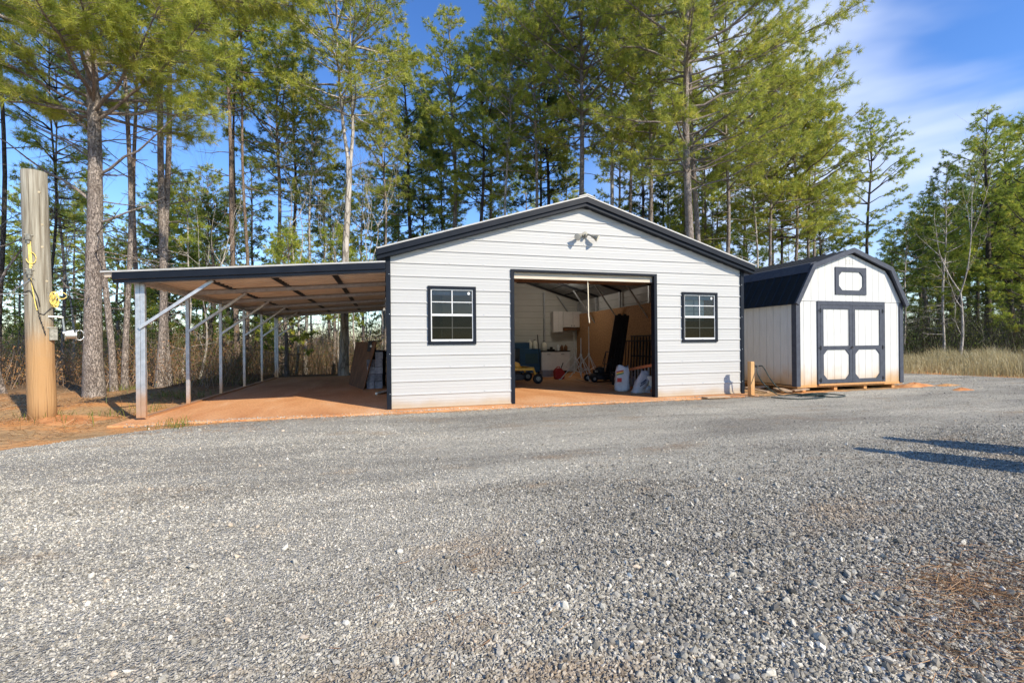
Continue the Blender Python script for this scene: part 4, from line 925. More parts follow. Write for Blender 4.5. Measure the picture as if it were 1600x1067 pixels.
mb = MB(); mb.tube([d0+tor*.165+tocam*.01+Vector((0,.0,0))+Vector((0,0,.075*math.cos(a)))+tor*.05*math.sin(a) for a in [k*2*math.pi/20 for k in range(21)]], .009, 8); mb.build('gear_ring', M['steel'], wn, smooth=True)
mb = MB(); mb.bar(d0+Vector((0,0,.04)), d0+Vector((0,0,.28))-tor*.02, .022, .008); mb.tube([d0+Vector((0,0,.27))-tor*.02, d0+Vector((0,0,.275))-tor*.17], .013, 10); mb.build('crank_handle', M['steel'], wn)

# ------------------------------------------------------------------ stake, hose, scraps between garage and shed
c = gnd(1173, 618); t = thing('wooden_stake', (c.x, c.y, 0), 'short square lumber post beside the right corner of the garage', 'post')
mb = MB(); mb.bx(c.x-.046, c.x+.046, c.y-.046, c.y+.046, -.05, .70); mb.build('stake', M['wood'], t, bevel=.004)
mb = MB(); mb.tube([(c.x+.062, c.y-.01, 0), (c.x+.062, c.y-.01, .60)], .014, 8); mb.tube([(c.x+.062, c.y-.01, .60), (c.x+.11, c.y-.03, .605)], .02, 10); mb.tube([(c.x+.10, c.y-.03, .60), (c.x+.14, c.y-.04, .57)], .014, 8); mb.tube([(c.x+.065, c.y-.01, .62), (c.x+.065, c.y-.01, .66)], .018, 8); mb.build('spigot', M['black'], t)
hs_ = thing('garden_hose', gnd(1240, 612), 'dark green garden hose drooping from the stake and coiled on the gravel', 'hose')
def hosept(x, y, d): return atD(x, y, d)
dd = c.to_2d().dot(Vector((SN, CS)))
def crv(pts, n=8):
    pts = [Vector(p) for p in pts]; out = []
    for i in range(len(pts)-1):
        p0 = pts[max(i-1, 0)]; p1 = pts[i]; p2 = pts[i+1]; p3 = pts[min(i+2, len(pts)-1)]
        for k in range(n):
            t_ = k/n; out.append(.5*((2*p1)+(-p0+p2)*t_+(2*p0-5*p1+4*p2-p3)*t_**2+(-p0+3*p1-3*p2+p3)*t_**3))
    return out+[pts[-1]]
mb = MB()
mb.tube(crv([hosept(1183, 572, dd), hosept(1184, 586, dd-.1), hosept(1196, 603, dd-.25), gnd(1216, 617, 0), gnd(1235, 616.5, 0), gnd(1262, 617, 0), gnd(1290, 619, 0), gnd(1272, 622, 0), gnd(1236, 623, 0), gnd(1204, 620.5, 0)]), .011, 8)
mb.tube(crv([hosept(1185, 572, dd), hosept(1192, 573, dd-.05), hosept(1202, 590, dd-.1), hosept(1213, 604, dd-.2), gnd(1228, 613, 0), gnd(1256, 616, 0), gnd(1298, 620, 0), gnd(1320, 618, 0), gnd(1290, 615, 0), gnd(1262, 615.5, 0)]), .011, 8)
for i in range(3):
    q = gnd(1262+i*7, 618, 0); mb.tube([q+Vector((.22*math.cos(a)*(1+.1*i), .14*math.sin(a), .01+.012*i)) for a in [k*2*math.pi/18 for k in range(19)]], .010, 6)
mb.build('hose', M['hose'], hs_, smooth=True)
for i, (x, y, w, ln, az, lab) in enumerate(((1192, 606, .16, .7, .4, 'longest pale scrap board lying among the hose loops'), (1222, 611, .2, .45, 1.2, 'wide broken board flat on the dirt by the hose'), (1250, 611, .14, .32, -.3, 'short pale board end lying near the shed corner'), (1182, 611, .1, .5, 1.9, 'narrow weathered board right beside the wooden stake'))):
    q = gnd(x, y); t = thing('scrap_board', q, lab, 'board', 'scrap boards between garage and shed')
    mb = MB(); d_ = Vector((math.cos(az), math.sin(az), .04*i)); mb.bar(q-d_*ln/2+Vector((0,0,.03)), q+d_*ln/2+Vector((0,0,.035)), w, .022); mb.build('board', M['brown_wood'], t)
q = gnd(1257, 608); t = thing('clay_brick', q, 'single orange brick lying by the left corner of the shed', 'brick'); mb = MB(); mb.box(q+Vector((0,0,.03)), (.2,.095,.06), Matrix.Rotation(.5, 3, 'Z')); mb.build('brick_body', mat('brick', (.42,.17,.08), (.5,.22,.11), .9), t, bevel=.006)
q = gnd(1118, 621); t = thing('flat_board', q, 'pale flat board lying on the ground below the right window of the garage', 'board'); mb = MB(); mb.box(q+Vector((0,0,.012)), (.55,.16,.022), Matrix.Rotation(.05, 3, 'Z')); mb.build('board', M['brown_wood'], t)
q = gnd(1232, 605); t = thing('tarp_bundle', q, 'crumpled grey tarp bundle with a red tag tucked below the shed', 'tarp')
o = heap('tarp', (q.x, q.y, .0), .33, .14, .10, '', 9, M['bag_grey']); o.parent = t; o.location = -Vector(t.location)

# ------------------------------------------------------------------ INSIDE THE GARAGE
YB = GY1-.05
def bxt(name, label, cat, x0, x1, y0, y1, z0, z1, m, part='body', bevel=.006, group=None):
    t = thing(name, ((x0+x1)/2, (y0+y1)/2, z0), label, cat, group); mb = MB(); mb.bx(x0, x1, y0, y1, z0, z1); mb.build(part, m, t, bevel=bevel); return t
def PB(x, y, Y): return onY(x, y, Y)
# wall cabinets
u0, u1, u2, u3 = PB(865, 0, 16.3).x, PB(880, 0, 16.3).x, PB(895, 0, 16.3).x, PB(909, 0, 16.3).x
zt, zb1, zb2 = PB(880, 486.5, 16.3).z, PB(870, 519, 16.3).z, PB(895, 511.5, 16.3).z
t = thing('wall_cabinet', (u0, 16.3, zb1), 'tall white wall cabinet at the left end of the upper cabinets', 'cabinet', 'white wall cabinets on the back wall')
mb = MB(); mb.bx(u0, u1-.01, 16.3, YB-.06, zb1, zt); mb.build('carcass', M['cabinet'], t); mb = MB(); mb.bx(u0+.19, u1-.02, 16.28, 16.298, zb1+.01, zt-.01); mb.build('door', M['cabinet'], t, bevel=.004)
t = thing('wall_cabinet', (u1, 16.3, zb2), 'two-door white wall cabinet above the brown shelf', 'cabinet', 'white wall cabinets on the back wall')
mb = MB(); mb.bx(u1, u3, 16.3, YB-.06, zb2, zt-.01); mb.build('carcass', M['cabinet'], t)
for a, b, hx in ((u1+.01, u2-.006, u2-.05), (u2+.006, u3-.01, u2+.05)):
    mb = MB(); mb.bx(a, b, 16.28, 16.298, zb2+.01, zt-.02); d_ = mb.build('door', M['cabinet'], t, bevel=.004); mb = MB(); mb.bx(hx-.015, hx+.015, 16.262, 16.279, zb2+.05, zb2+.08); mb.build('handle', M['black'], d_)
bxt('wall_shelf', 'long brown wooden shelf board beneath the white wall cabinets', 'shelf', u1, PB(922, 0, 16.3).x, 16.25, YB-.06, zb2-.11, zb2-.02, M['ply_dark'], 'board')
# base cabinets
b0, b1, b2 = PB(846, 0, 16.0).x, PB(868, 0, 16.0).x, PB(890, 0, 16.0).x
t = thing('base_cabinet', (b0, 16.0, 0), 'white two-door base cabinet with a dark worktop against the back wall', 'cabinet')
mb = MB(); mb.bx(b0, b2, 16.02, YB-.06, .09, .80); mb.build('carcass', M['cabinet'], t); mb = MB(); mb.bx(b0+.03, b2-.03, 16.08, YB-.1, 0, .09); mb.build('plinth', M['black'], t)
mb = MB(); mb.bx(b0-.02, b2+.02, 15.98, YB-.06, .802, .835); mb.build('worktop', M['black'], t)
for a, b in ((b0+.01, b1-.006), (b1+.006, b2-.01)):
    mb = MB(); mb.bx(a, b, 16.0, 16.018, .62, .79); d_ = mb.build('drawer', M['cabinet'], t, bevel=.004); mb = MB(); mb.bx((a+b)/2-.06, (a+b)/2+.06, 15.98, 15.999, .70, .715); mb.build('handle', M['black'], d_)
    mb = MB(); mb.bx(a, b, 16.0, 16.018, .10, .605); mb.build('door', M['cabinet'], t, bevel=.004)
# blue chest
k0, k1 = PB(812, 0, 15.6).x, PB(845, 0, 15.6).x
t = thing('tool_chest', (k0, 15.6, 0), 'dark blue steel tool chest left of the white base cabinet', 'tool chest')
mb = MB(); mb.bx(k0, k1, 15.6, 16.2, .08, .92); mb.build('cabinet_body', M['blue'], t, bevel=.01); mb = MB(); mb.bx(k0-.15, k0+.40, 15.7, 16.2, .922, 1.15); mb.build('top_box', M['blue'], t, bevel=.01)
mb = MB(); mb.bx(k0+.2, k1-.12, 15.585, 15.599, .40, .75); mb.build('door_panel', mat('blue_grey', (.03,.07,.085), (.045,.09,.105), .5), t)
for x in (k0+.07, k1-.07):
    mb = MB(); mb.tube([(x, 15.7, .04), (x+.04, 15.7, .04)], .04, 12); mb.build('caster', M['black_matt'], t)
def jug(name, label, cat, x, y, z, r, h, m, cap, group=None):
    t = thing(name, (x, y, z), label, cat, group); mb = MB(); mb.lathe((x, y, z), [(r*.92, 0), (r, .03*h), (r, .62*h), (r*.55, .82*h), (r*.3, .86*h), (r*.3, .93*h)], 14); mb.build('bottle', m, t, smooth=True)
    mb = MB(); mb.lathe((x, y, z+.932*h), [(r*.36, 0), (r*.36, .07*h)], 12); mb.build('cap', cap, t); return t
for i, (px_, lab) in enumerate(((827, 'left one of two cream jugs standing on the blue tool chest'), (835.5, 'right one of two cream jugs, with a dark cap, on the blue tool chest'))):
    q = PB(px_, 0, 15.8).x; jug('plastic_jug', lab, 'jug', q, 15.8, .922, .10, .33, M['cream'], M['white'] if i == 0 else M['black'], 'jugs on the tool chest')
q = PB(850, 0, 16.2).x; jug('sprayer_tank', 'pale sprayer tank with a hose on the left end of the worktop', 'sprayer', q, 16.2, .837, .11, .36, M['cream'], M['black'])
q = PB(872, 0, 16.2).x; jug('spray_bottle', 'small white bottle at the middle of the worktop', 'bottle', q, 16.2, .837, .06, .24, M['white'], M['white'])
q = PB(878, 0, 16.2).x; jug('oil_bottle', 'dark bottle beside the small white bottle on the worktop', 'bottle', q, 16.2, .837, .065, .21, M['ply_dark'], M['black'], 'dark bottles on the worktop')
q = PB(884, 0, 16.2).x; jug('oil_bottle', 'dark bottle nearest the right end of the worktop', 'bottle', q, 16.2, .837, .065, .22, M['ply_dark'], M['black'], 'dark bottles on the worktop')
q = PB(861, 0, 16.2); t = thing('power_tool', (q.x, 16.2, .837), 'black tool lying on the worktop between the tank and the bottles', 'tool'); mb = MB(); mb.bx(q.x-.16, q.x+.12, 16.1, 16.3, .837, .90); mb.bx(q.x-.04, q.x+.06, 16.15, 16.25, .90, .98); mb.build('tool_body', M['black'], t, bevel=.02)
q = PB(844, 0, 15.3); t = thing('push_broom', (q.x, 15.3, 0), 'black long-handled push broom leaning upright against the blue tool chest', 'broom')
mb = MB(); mb.tube([(q.x, 15.25, .05), (q.x-.03, 15.5, 1.42)], .016, 8); mb.build('pole_handle', M['black'], t); mb = MB(); mb.bx(q.x-.08, q.x+.42, 15.2, 15.28, 0.003, .07); mb.build('broom_head', M['black_matt'], t)
# gas can
q = gnd(873, 592); t = thing('gas_can', (q.x, q.y, 0), 'red plastic fuel can on the floor before the white base cabinet', 'fuel can')
mb = MB(); mb.prism([(q.x-.15, .003), (q.x+.15, .003), (q.x+.16, .22), (q.x+.05, .34), (q.x-.10, .34), (q.x-.16, .24)], 'y', q.y-.10, q.y+.10); mb.build('can', M['red'], t, bevel=.025)
mb = MB(); mb.tube([(q.x+.07, q.y, .33), (q.x+.14, q.y, .50)], .016, 8); mb.build('spout', M['black'], t); mb = MB(); mb.tube([(q.x-.08, q.y, .34), (q.x-.06, q.y, .38), (q.x+.02, q.y, .38), (q.x+.03, q.y, .34)], .014, 8); mb.build('handle', M['red'], t)
# pipe stands
def stand(px_, ytop, D, label, spread=.62):
    g_ = atD(px_, 600, D); x, y = g_.x, g_.y; zt_ = atD(px_, ytop, D).z
    t = thing('tripod_stand', (x, y, 0), label, 'tripod stand', 'white pipe tripod stands in the garage')
    mb = MB(); mb.tube([(x, y, .12), (x, y, zt_)], .016, 8); mb.build('centre_pole', M['pipe_white'], t)
    for k in range(3):
        a = .5+k*2*math.pi/3; f_ = Vector((x+spread*math.cos(a), y+spread*math.sin(a), .015)); hub = Vector((x, y, .74))
        mb = MB(); mb.tube([hub, f_], .014, 8); mb.tube([Vector((x, y, .22)), hub.lerp(f_, .55)], .010, 6); mb.tube([f_, f_+Vector((.05*math.cos(a), .05*math.sin(a), -.008))], .016, 6); mb.build('leg', M['pipe_white'], t)
    mb = MB(); mb.tube([(x, y, .70), (x, y, .78)], .035, 10); mb.tube([(x, y, .2), (x, y, .25)], .03, 10); mb.build('collar', M['pipe_white'], t)
stand(907.5, 528, 13.9, 'nearest and lowest white pipe tripod stand')
stand(920, 510, 14.9, 'white pipe tripod stand at the right, nearest the board lined wall')
stand(897, 520, 15.2, 'white pipe tripod stand at the left, before the cabinets')
# zero-turn mower
q = gnd(829, 599); mw = thing('riding_mower', (q.x-1.0, q.y+.2, 0), 'yellow zero-turn riding mower half hidden behind the left door jamb', 'riding mower')
X0 = q.x; Y0 = q.y+.15
mb = MB(); mb.bx(X0-1.5, X0+.05, Y0-.32, Y0-.24, .37, .44); mb.bx(X0-1.5, X0+.05, Y0+.64, Y0+.72, .37, .44); mb.bx(X0-.02, X0+.07, Y0-.24, Y0+.64, .37, .45); mb.build('frame', M['yellow'], mw, bevel=.01)
mb = MB(); mb.prism([(X0-1.15, .12), (X0-.30, .12), (X0-.26, .24), (X0-.38, .30), (X0-1.1, .30)], 'y', Y0-.45, Y0+.85); mb.build('cutting_deck', M['black'], mw, bevel=.02)
mb = MB(); mb.prism([(X0-1.3, .45), (X0-.28, .45), (X0-.34, .58), (X0-.62, .66), (X0-1.3, .70)], 'y', Y0-.2, Y0+.6); mb.build('body_panel', M['yellow'], mw, bevel=.03)
mb = MB(); mb.bx(X0-1.0, X0-.45, Y0-.02, Y0+.42, .67, .80); mb.prism([(X0-1.15, .72), (X0-.98, .70), (X0-1.05, 1.2), (X0-1.2, 1.2)], 'y', Y0-.02, Y0+.42); mb.build('seat', M['black'], mw, bevel=.04)
for yy in (Y0-.28, Y0+.68):
    mb = MB(); mb.bar((X0+.03, yy, .40), (X0+.12, yy, .20), .045, .05); mb.build('caster_fork', M['yellow'], mw)
    mb = MB(); mb.tube([(X0+.16, yy-.05, .14), (X0+.16, yy+.05, .14)], .14, 20); w_ = mb.build('front_wheel', M['black_matt'], mw, bevel=.02); mb = MB(); mb.tube([(X0+.16, yy-.056, .14), (X0+.16, yy+.056, .14)], .065, 16); mb.build('rim', M['bronze'], w_)
    mb = MB(); mb.tube([(X0-1.35, yy-.1, .26), (X0-1.35, yy+.1, .26)], .26, 24); mb.build('rear_wheel', M['black_matt'], mw, bevel=.03)
    mb = MB(); mb.tube([(X0-.75, yy, .62), (X0-.7, yy, 1.05), (X0-.62, (yy+Y0+.2)/2, 1.07)], .014, 8); mb.build('steering_lever', M['black'], mw)
# push mower
q = gnd(943, 597); pm = thing('push_mower', (q.x, q.y, 0), 'black walk-behind push mower with its handle folded up and a yellow tag', 'push mower')
x, y = q.x, q.y+.25
mb = MB(); mb.lathe((x, y, .07), [(.30,0),(.31,.10),(.26,.15),(.12,.17)], 18); mb.build('deck', M['black'], pm, bevel=.01)
mb = MB(); mb.lathe((x, y, .24), [(.13,0),(.14,.08),(.12,.15),(.05,.18)], 14); mb.bx(x-.2, x-.08, y-.06, y+.06, .24, .34); mb.build('engine', M['black_matt'], pm, bevel=.01)
mb = MB(); mb.bx(x-.19, x-.10, y-.10, y-.062, .27, .33); mb.build('muffler', M['steel'], pm, bevel=.008)
for sx_ in (-1, 1):
    for sy_ in (-1, 1):
        r_ = .10 if sx_ < 0 else .13; mb = MB(); mb.tube([(x+.29*sx_, y+.24*sy_-.025, r_), (x+.29*sx_, y+.24*sy_+.025, r_)], r_, 18); w_ = mb.build('wheel', M['black_matt'], pm, bevel=.01); mb = MB(); mb.tube([(x+.29*sx_, y+.24*sy_-.03, r_), (x+.29*sx_, y+.24*sy_+.03, r_)], r_*.45, 12); mb.build('hub', M['steel'], w_)
    mb = MB(); mb.tube([(x+.22, y+.2*sx_, .25), (x+.30, y+.2*sx_, .85), (x+.18, y+.18*sx_, .50)], .013, 8); mb.build('handle_tube', M['black'], pm)
mb = MB(); mb.tube([(x+.30, y-.2, .85), (x+.30, y+.2, .85)], .013, 8); mb.tube([(x+.18, y-.18, .5), (x+.18, y+.18, .5)], .013, 8); mb.build('handle_bar', M['black'], pm)
mb = MB(); mb.bx(x+.18, x+.28, y-.235, y-.225, .70, .82); mb.build('tag', M['yellow'], pm)
# black rails leaning on the lining and panels
rnd = random.Random(9)
labs = ['leftmost of the long black rails leaning in the garage', 'long black rail leaning second from the left', 'long black rail in the middle of the leaning bundle', 'long black rail leaning second from the right', 'rightmost of the long black rails, touching the board wall']
for i in range(5):
    top = atD(964+i*4.3, 493-(i % 2)*2, 12.0+.2*i); bot = gnd(946+i*3.6, 594); top.x = min(top.x, GX1-.25)
    t = thing('black_rail', bot, labs[i], 'rail', 'long black rails leaning on the garage wall'); mb = MB(); mb.bar(bot+Vector((.1*i*.3, 0, .03)), top, .085, .05); mb.build('rail', M['black'], t, bevel=.004)
t = thing('fence_panel', gnd(995, 592), 'black metal picket fence panel standing against the board lined wall', 'fence panel')
pa, pb2 = Vector((GX1-.32, 9.9, .02)), Vector((GX1-.26, 12.4, .02)); zt_ = 1.28
mb = MB()
for k in range(16):
    q = pa.lerp(pb2, k/15); mb.bar(q, q+Vector((.05, 0, zt_)), .022)
mb.build('pickets', M['black'], t)
for z in (.12, .7, zt_): mb = MB(); mb.bar(pa+Vector((.02, 0, z)), pb2+Vector((.02, 0, z)), .03, .035); mb.build('rail', M['black'], t)
t = thing('fence_panel', gnd(1000, 598), 'second black fence panel leaning in front of the first, nearer the bags', 'fence panel')
mb = MB()
for k in range(14):
    q = (pa+Vector((-.12, .4, 0))).lerp(pb2+Vector((-.1, .2, 0)), k/13); mb.bar(q, q+Vector((.08, 0, zt_-.12)), .022)
mb.build('pickets', M['black'], t)
for z in (.15, zt_-.14): mb = MB(); mb.bar(pa+Vector((-.10, .4, z)), pb2+Vector((-.06, .2, z)), .03, .035); mb.build('rail', M['black'], t)
# ladder on its side
la, lb = atD(984, 577, 10.9), atD(1022, 570, 10.0)
t = thing('ladder', (la.x, la.y, 0), 'ladder with orange side rails lying on edge behind the white bags', 'ladder')
mb = MB(); mb.bar(la, lb, .035, .06); mb.bar(Vector((la.x, la.y, .05)), Vector((lb.x, lb.y, .05)), .035, .06); mb.build('side_rails', M['orange'], t)
mb = MB()
for k in range(7): q = la.lerp(lb, (k+.5)/7); mb.bar(q, Vector((q.x, q.y, .05)), .03, .03)
mb.build('rungs', M['steel'], t)
# bags
def bag(name, label, cat, base_, w, h, d, m, tilt, seed, group=None):
    t = thing(name, base_, label, cat, group); rg = random.Random(seed); n = 20; rings = 16; mb = MB(); vs_ = []
    for i in range(rings+1):
        k = i/rings; fl_ = 1-.75*max(0, k-.55)/.45; 
        for j in range(n):
            a = 2*math.pi*j/n; ca, sa = math.cos(a), math.sin(a); e = .55
            X_ = w/2*abs(ca)**e*(1 if ca > 0 else -1)*(1+.06*math.sin(k*9+seed)+rg.uniform(-.03,.03)); Y_ = d/2*abs(sa)**.8*(1 if sa > 0 else -1)*fl_*(1+rg.uniform(-.06,.06))
            bulge = (1+.12*math.sin(min(k*1.6, 1)*math.pi)-.20*max(0, k-.5))*(1+.05*math.sin(5*a+k*11+seed)); Y_ *= 1+.12*math.sin(4*a-k*9+seed*2); X_ *= bulge*(1 if i else .9)
            vs_.append((X_+tilt*k*h, Y_, h*k+(k > .8)*.045*math.sin(3*a+seed)*(k-.8)*5))
    mb.add(vs_, [(i*n+j, i*n+(j+1)%n, (i+1)*n+(j+1)%n, (i+1)*n+j) for i in range(rings) for j in range(n)]+[tuple(reversed(range(n))), tuple(rings*n+j for j in range(n))])
    o = mb.build('sack', m, t, smooth=True, local=True); o.location.z = .004; return t
q = gnd(971, 611); t1 = bag('striped_bag', 'upright white bag printed with red, yellow and orange stripes', 'bag', q, .31, .56, .22, M['bag'], .03, 1); t1.rotation_euler.z = -.35
def decal(parent, x0, x1, z0, z1, y, m, name, sk=0):
    mb = MB(); mb.add([(x0, y, z0), (x1, y, z0+sk), (x1, y, z1+sk), (x0, y, z1), (x0, y+.02, z0), (x1, y+.02, z0+sk), (x1, y+.02, z1+sk), (x0, y+.02, z1)], [(0,1,2,3),(7,6,5,4),(0,4,5,1),(1,5,6,2),(2,6,7,3),(3,7,4,0)]); mb.build(name, m, parent, local=True)
decal(t1, -.13, .03, .43, .455, -.085, M['red'], 'printed_stripe', .035); decal(t1, -.13, .03, .40, .425, -.092, M['yellow'], 'printed_stripe', .035); decal(t1, -.13, .03, .37, .395, -.10, mat('green_print', (.05,.18,.05), None, .5), 'printed_stripe', .035); decal(t1, -.12, -.02, .22, .31, -.125, M['red'], 'printed_block')
q = gnd(996, 614); t2 = bag('feed_sack', 'white sack with dark lettering, slumped over to the right behind the jamb', 'bag', q, .28, .44, .2, M['bag'], .42, 2)
decal(t2, .0, .14, .15, .17, -.105, M['denim'], 'lettering_line', .08); decal(t2, .02, .15, .20, .225, -.10, M['denim'], 'lettering_line', .08)
q = gnd(1008, 614); bag('feed_sack', 'small low pale bag between the slumped sack and the bucket', 'bag', q+Vector((.08,.05,0)), .2, .22, .18, M['bag'], .0, 3)
q = gnd(986, 607); bag('plastic_bag', 'crumpled grey plastic bag right of the striped bag', 'bag', q, .22, .24, .2, M['bag_grey'], .0, 4)
q = gnd(1016, 613); t = thing('bucket', q, 'pale plastic bucket tucked just inside the right door jamb', 'bucket'); mb = MB(); mb.lathe((q.x, q.y, .003), [(.12,0),(.14,.33),(.15,.33),(.15,.36),(.135,.36),(.12,.05)], 20); mb.build('pail', M['cream'], t, smooth=False); mb = MB(); mb.tube([(q.x+.15*math.cos(a), q.y-.03, .33-.12*math.sin(a)) for a in [k*math.pi/10 for k in range(11)]], .004, 6); mb.build('handle', M['steel'], t)
for i_, (px3, d3, kd, lab3) in enumerate(((962, 12.2, 0, 'small dark bucket between the push mower and the striped bag'), (948, 15.2, 1, 'brown cardboard box behind the push mower'), (855, 15.4, 2, 'low grey crate on the floor in front of the base cabinet'), (990, 11.6, 0, 'dark bucket behind the slumped white sack'))):
    g_ = atD(px3, 600, d3); t = thing(['bucket', 'cardboard_box', 'plastic_crate'][kd], (g_.x, g_.y, 0), lab3, ['bucket', 'box', 'crate'][kd])
    if kd == 0:
        mb = MB(); mb.lathe((g_.x, g_.y, .002), [(.11,0),(.14,.30),(.15,.30),(.15,.33),(.13,.33)], 18); mb.build('pail', M['black'], t); mb = MB(); mb.tube([(g_.x+.14*math.cos(a), g_.y-.05, .30-.10*math.sin(a)) for a in [q*math.pi/8 for q in range(9)]], .005, 6); mb.build('handle', M['steel'], t)
    elif kd == 1:
        mb = MB(); mb.bx(g_.x-.2, g_.x+.2, g_.y-.15, g_.y+.15, .002, .32); mb.build('carton', M['brown_wood'], t, bevel=.008); mb = MB(); mb.box((g_.x-.26, g_.y, .34), (.16,.28,.006), Matrix.Rotation(.5, 3, 'Y')); mb.build('flap', M['brown_wood'], t)
    else:
        mb = MB()
        for z_ in (.02, .09, .16): mb.bx(g_.x-.22, g_.x+.22, g_.y-.16, g_.y-.15, z_, z_+.05); mb.bx(g_.x-.22, g_.x-.21, g_.y-.15, g_.y+.15, z_, z_+.05); mb.bx(g_.x+.21, g_.x+.22, g_.y-.15, g_.y+.15, z_, z_+.05); mb.bx(g_.x-.22, g_.x+.22, g_.y+.15, g_.y+.16, z_, z_+.05)
        mb.bx(g_.x-.22, g_.x+.22, g_.y-.16, g_.y+.16, .002, .018); mb.build('slatted_body', M['bag_grey'], t)
t = thing('extension_cord', gnd(925, 601), 'black cord snaking across the garage floor before the push mower', 'cord'); mb = MB(); mb.tube(crv([gnd(900, 592, 0), gnd(915, 597, 0), gnd(938, 601, 0), gnd(955, 600, 0), gnd(962, 604, 0)]), .009, 6); mb.build('cable', M['black_matt'], t, smooth=True)
# pull rope, opener box, ceiling lamp
q = onY(919, 436, GY0+.11); t = thing('pull_rope', q, 'cream pull rope hanging from the door header', 'rope'); mb = MB(); mb.tube([q+Vector((0,-.0,0)), q+Vector((.0,-.02,-.3)), q+Vector((.004,-.02,-.72)), q+Vector((.022,-.02,-.86))], .011, 8); mb.build('rope', M['rope_w'], t)
q = onY(816, 438, 10.2); t = thing('speaker_box', q, 'small dark box hung high near the left door jamb', 'box'); mb = MB(); mb.box(q, (.20,.18,.13)); mb.build('case', M['trim'], t, bevel=.01); mb = MB(); mb.bx(q.x-.015, q.x+.015, q.y-.01, q.y+.01, q.z+.065, 3.05); mb.build('hanger', M['galv_clean'], t)
q = onY(875, 440, 14.5); t = thing('ceiling_lamp', q, 'small lit round lamp beneath the garage roof', 'lamp'); mb = MB(); mb.lathe((q.x, q.y, q.z+.012), [(.15,0),(.15,.03),(.05,.06),(.03,.12)], 20); mb.build('housing', M['white'], t); mb = MB(); mb.lathe((q.x, q.y, q.z-.012), [(.09,0),(.14,.012),(.14,.022)], 20); mb.build('lens', M['lamp'], t)
pl = bpy.data.lights.new('lamp_light', 'POINT'); pl.energy = 17; pl.color = (1, .93, .82); pl.shadow_soft_size = .12
plo = bpy.data.objects.new('lamp_light', pl); COL.objects.link(plo); plo.parent = t; plo.location = (0, 0, -.14)
# added gridded panel, stands in for a reflection in the right window
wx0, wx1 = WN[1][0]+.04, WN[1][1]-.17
t = thing('reflection_panel', (wx0, GY0+.16, 1.6), 'added pale gridded panel standing in for a reflection in the right window', 'panel')
mb = MB(); mb.bx(wx0, wx1, GY0+.14, GY0+.155, 1.55, 2.0); mb.build('panel', M['white'], t)  # pale sheet of the added reflection stand-in
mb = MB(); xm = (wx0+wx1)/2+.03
mb.bx(xm-.012, xm+.012, GY0+.128, GY0+.139, 1.55, 2.0); mb.bx(wx0, xm-.012, GY0+.128, GY0+.139, 1.745, 1.765); mb.bx(xm+.012, wx1, GY0+.128, GY0+.139, 1.745, 1.765); mb.build('reflection_bars', M['bag_grey'], t)

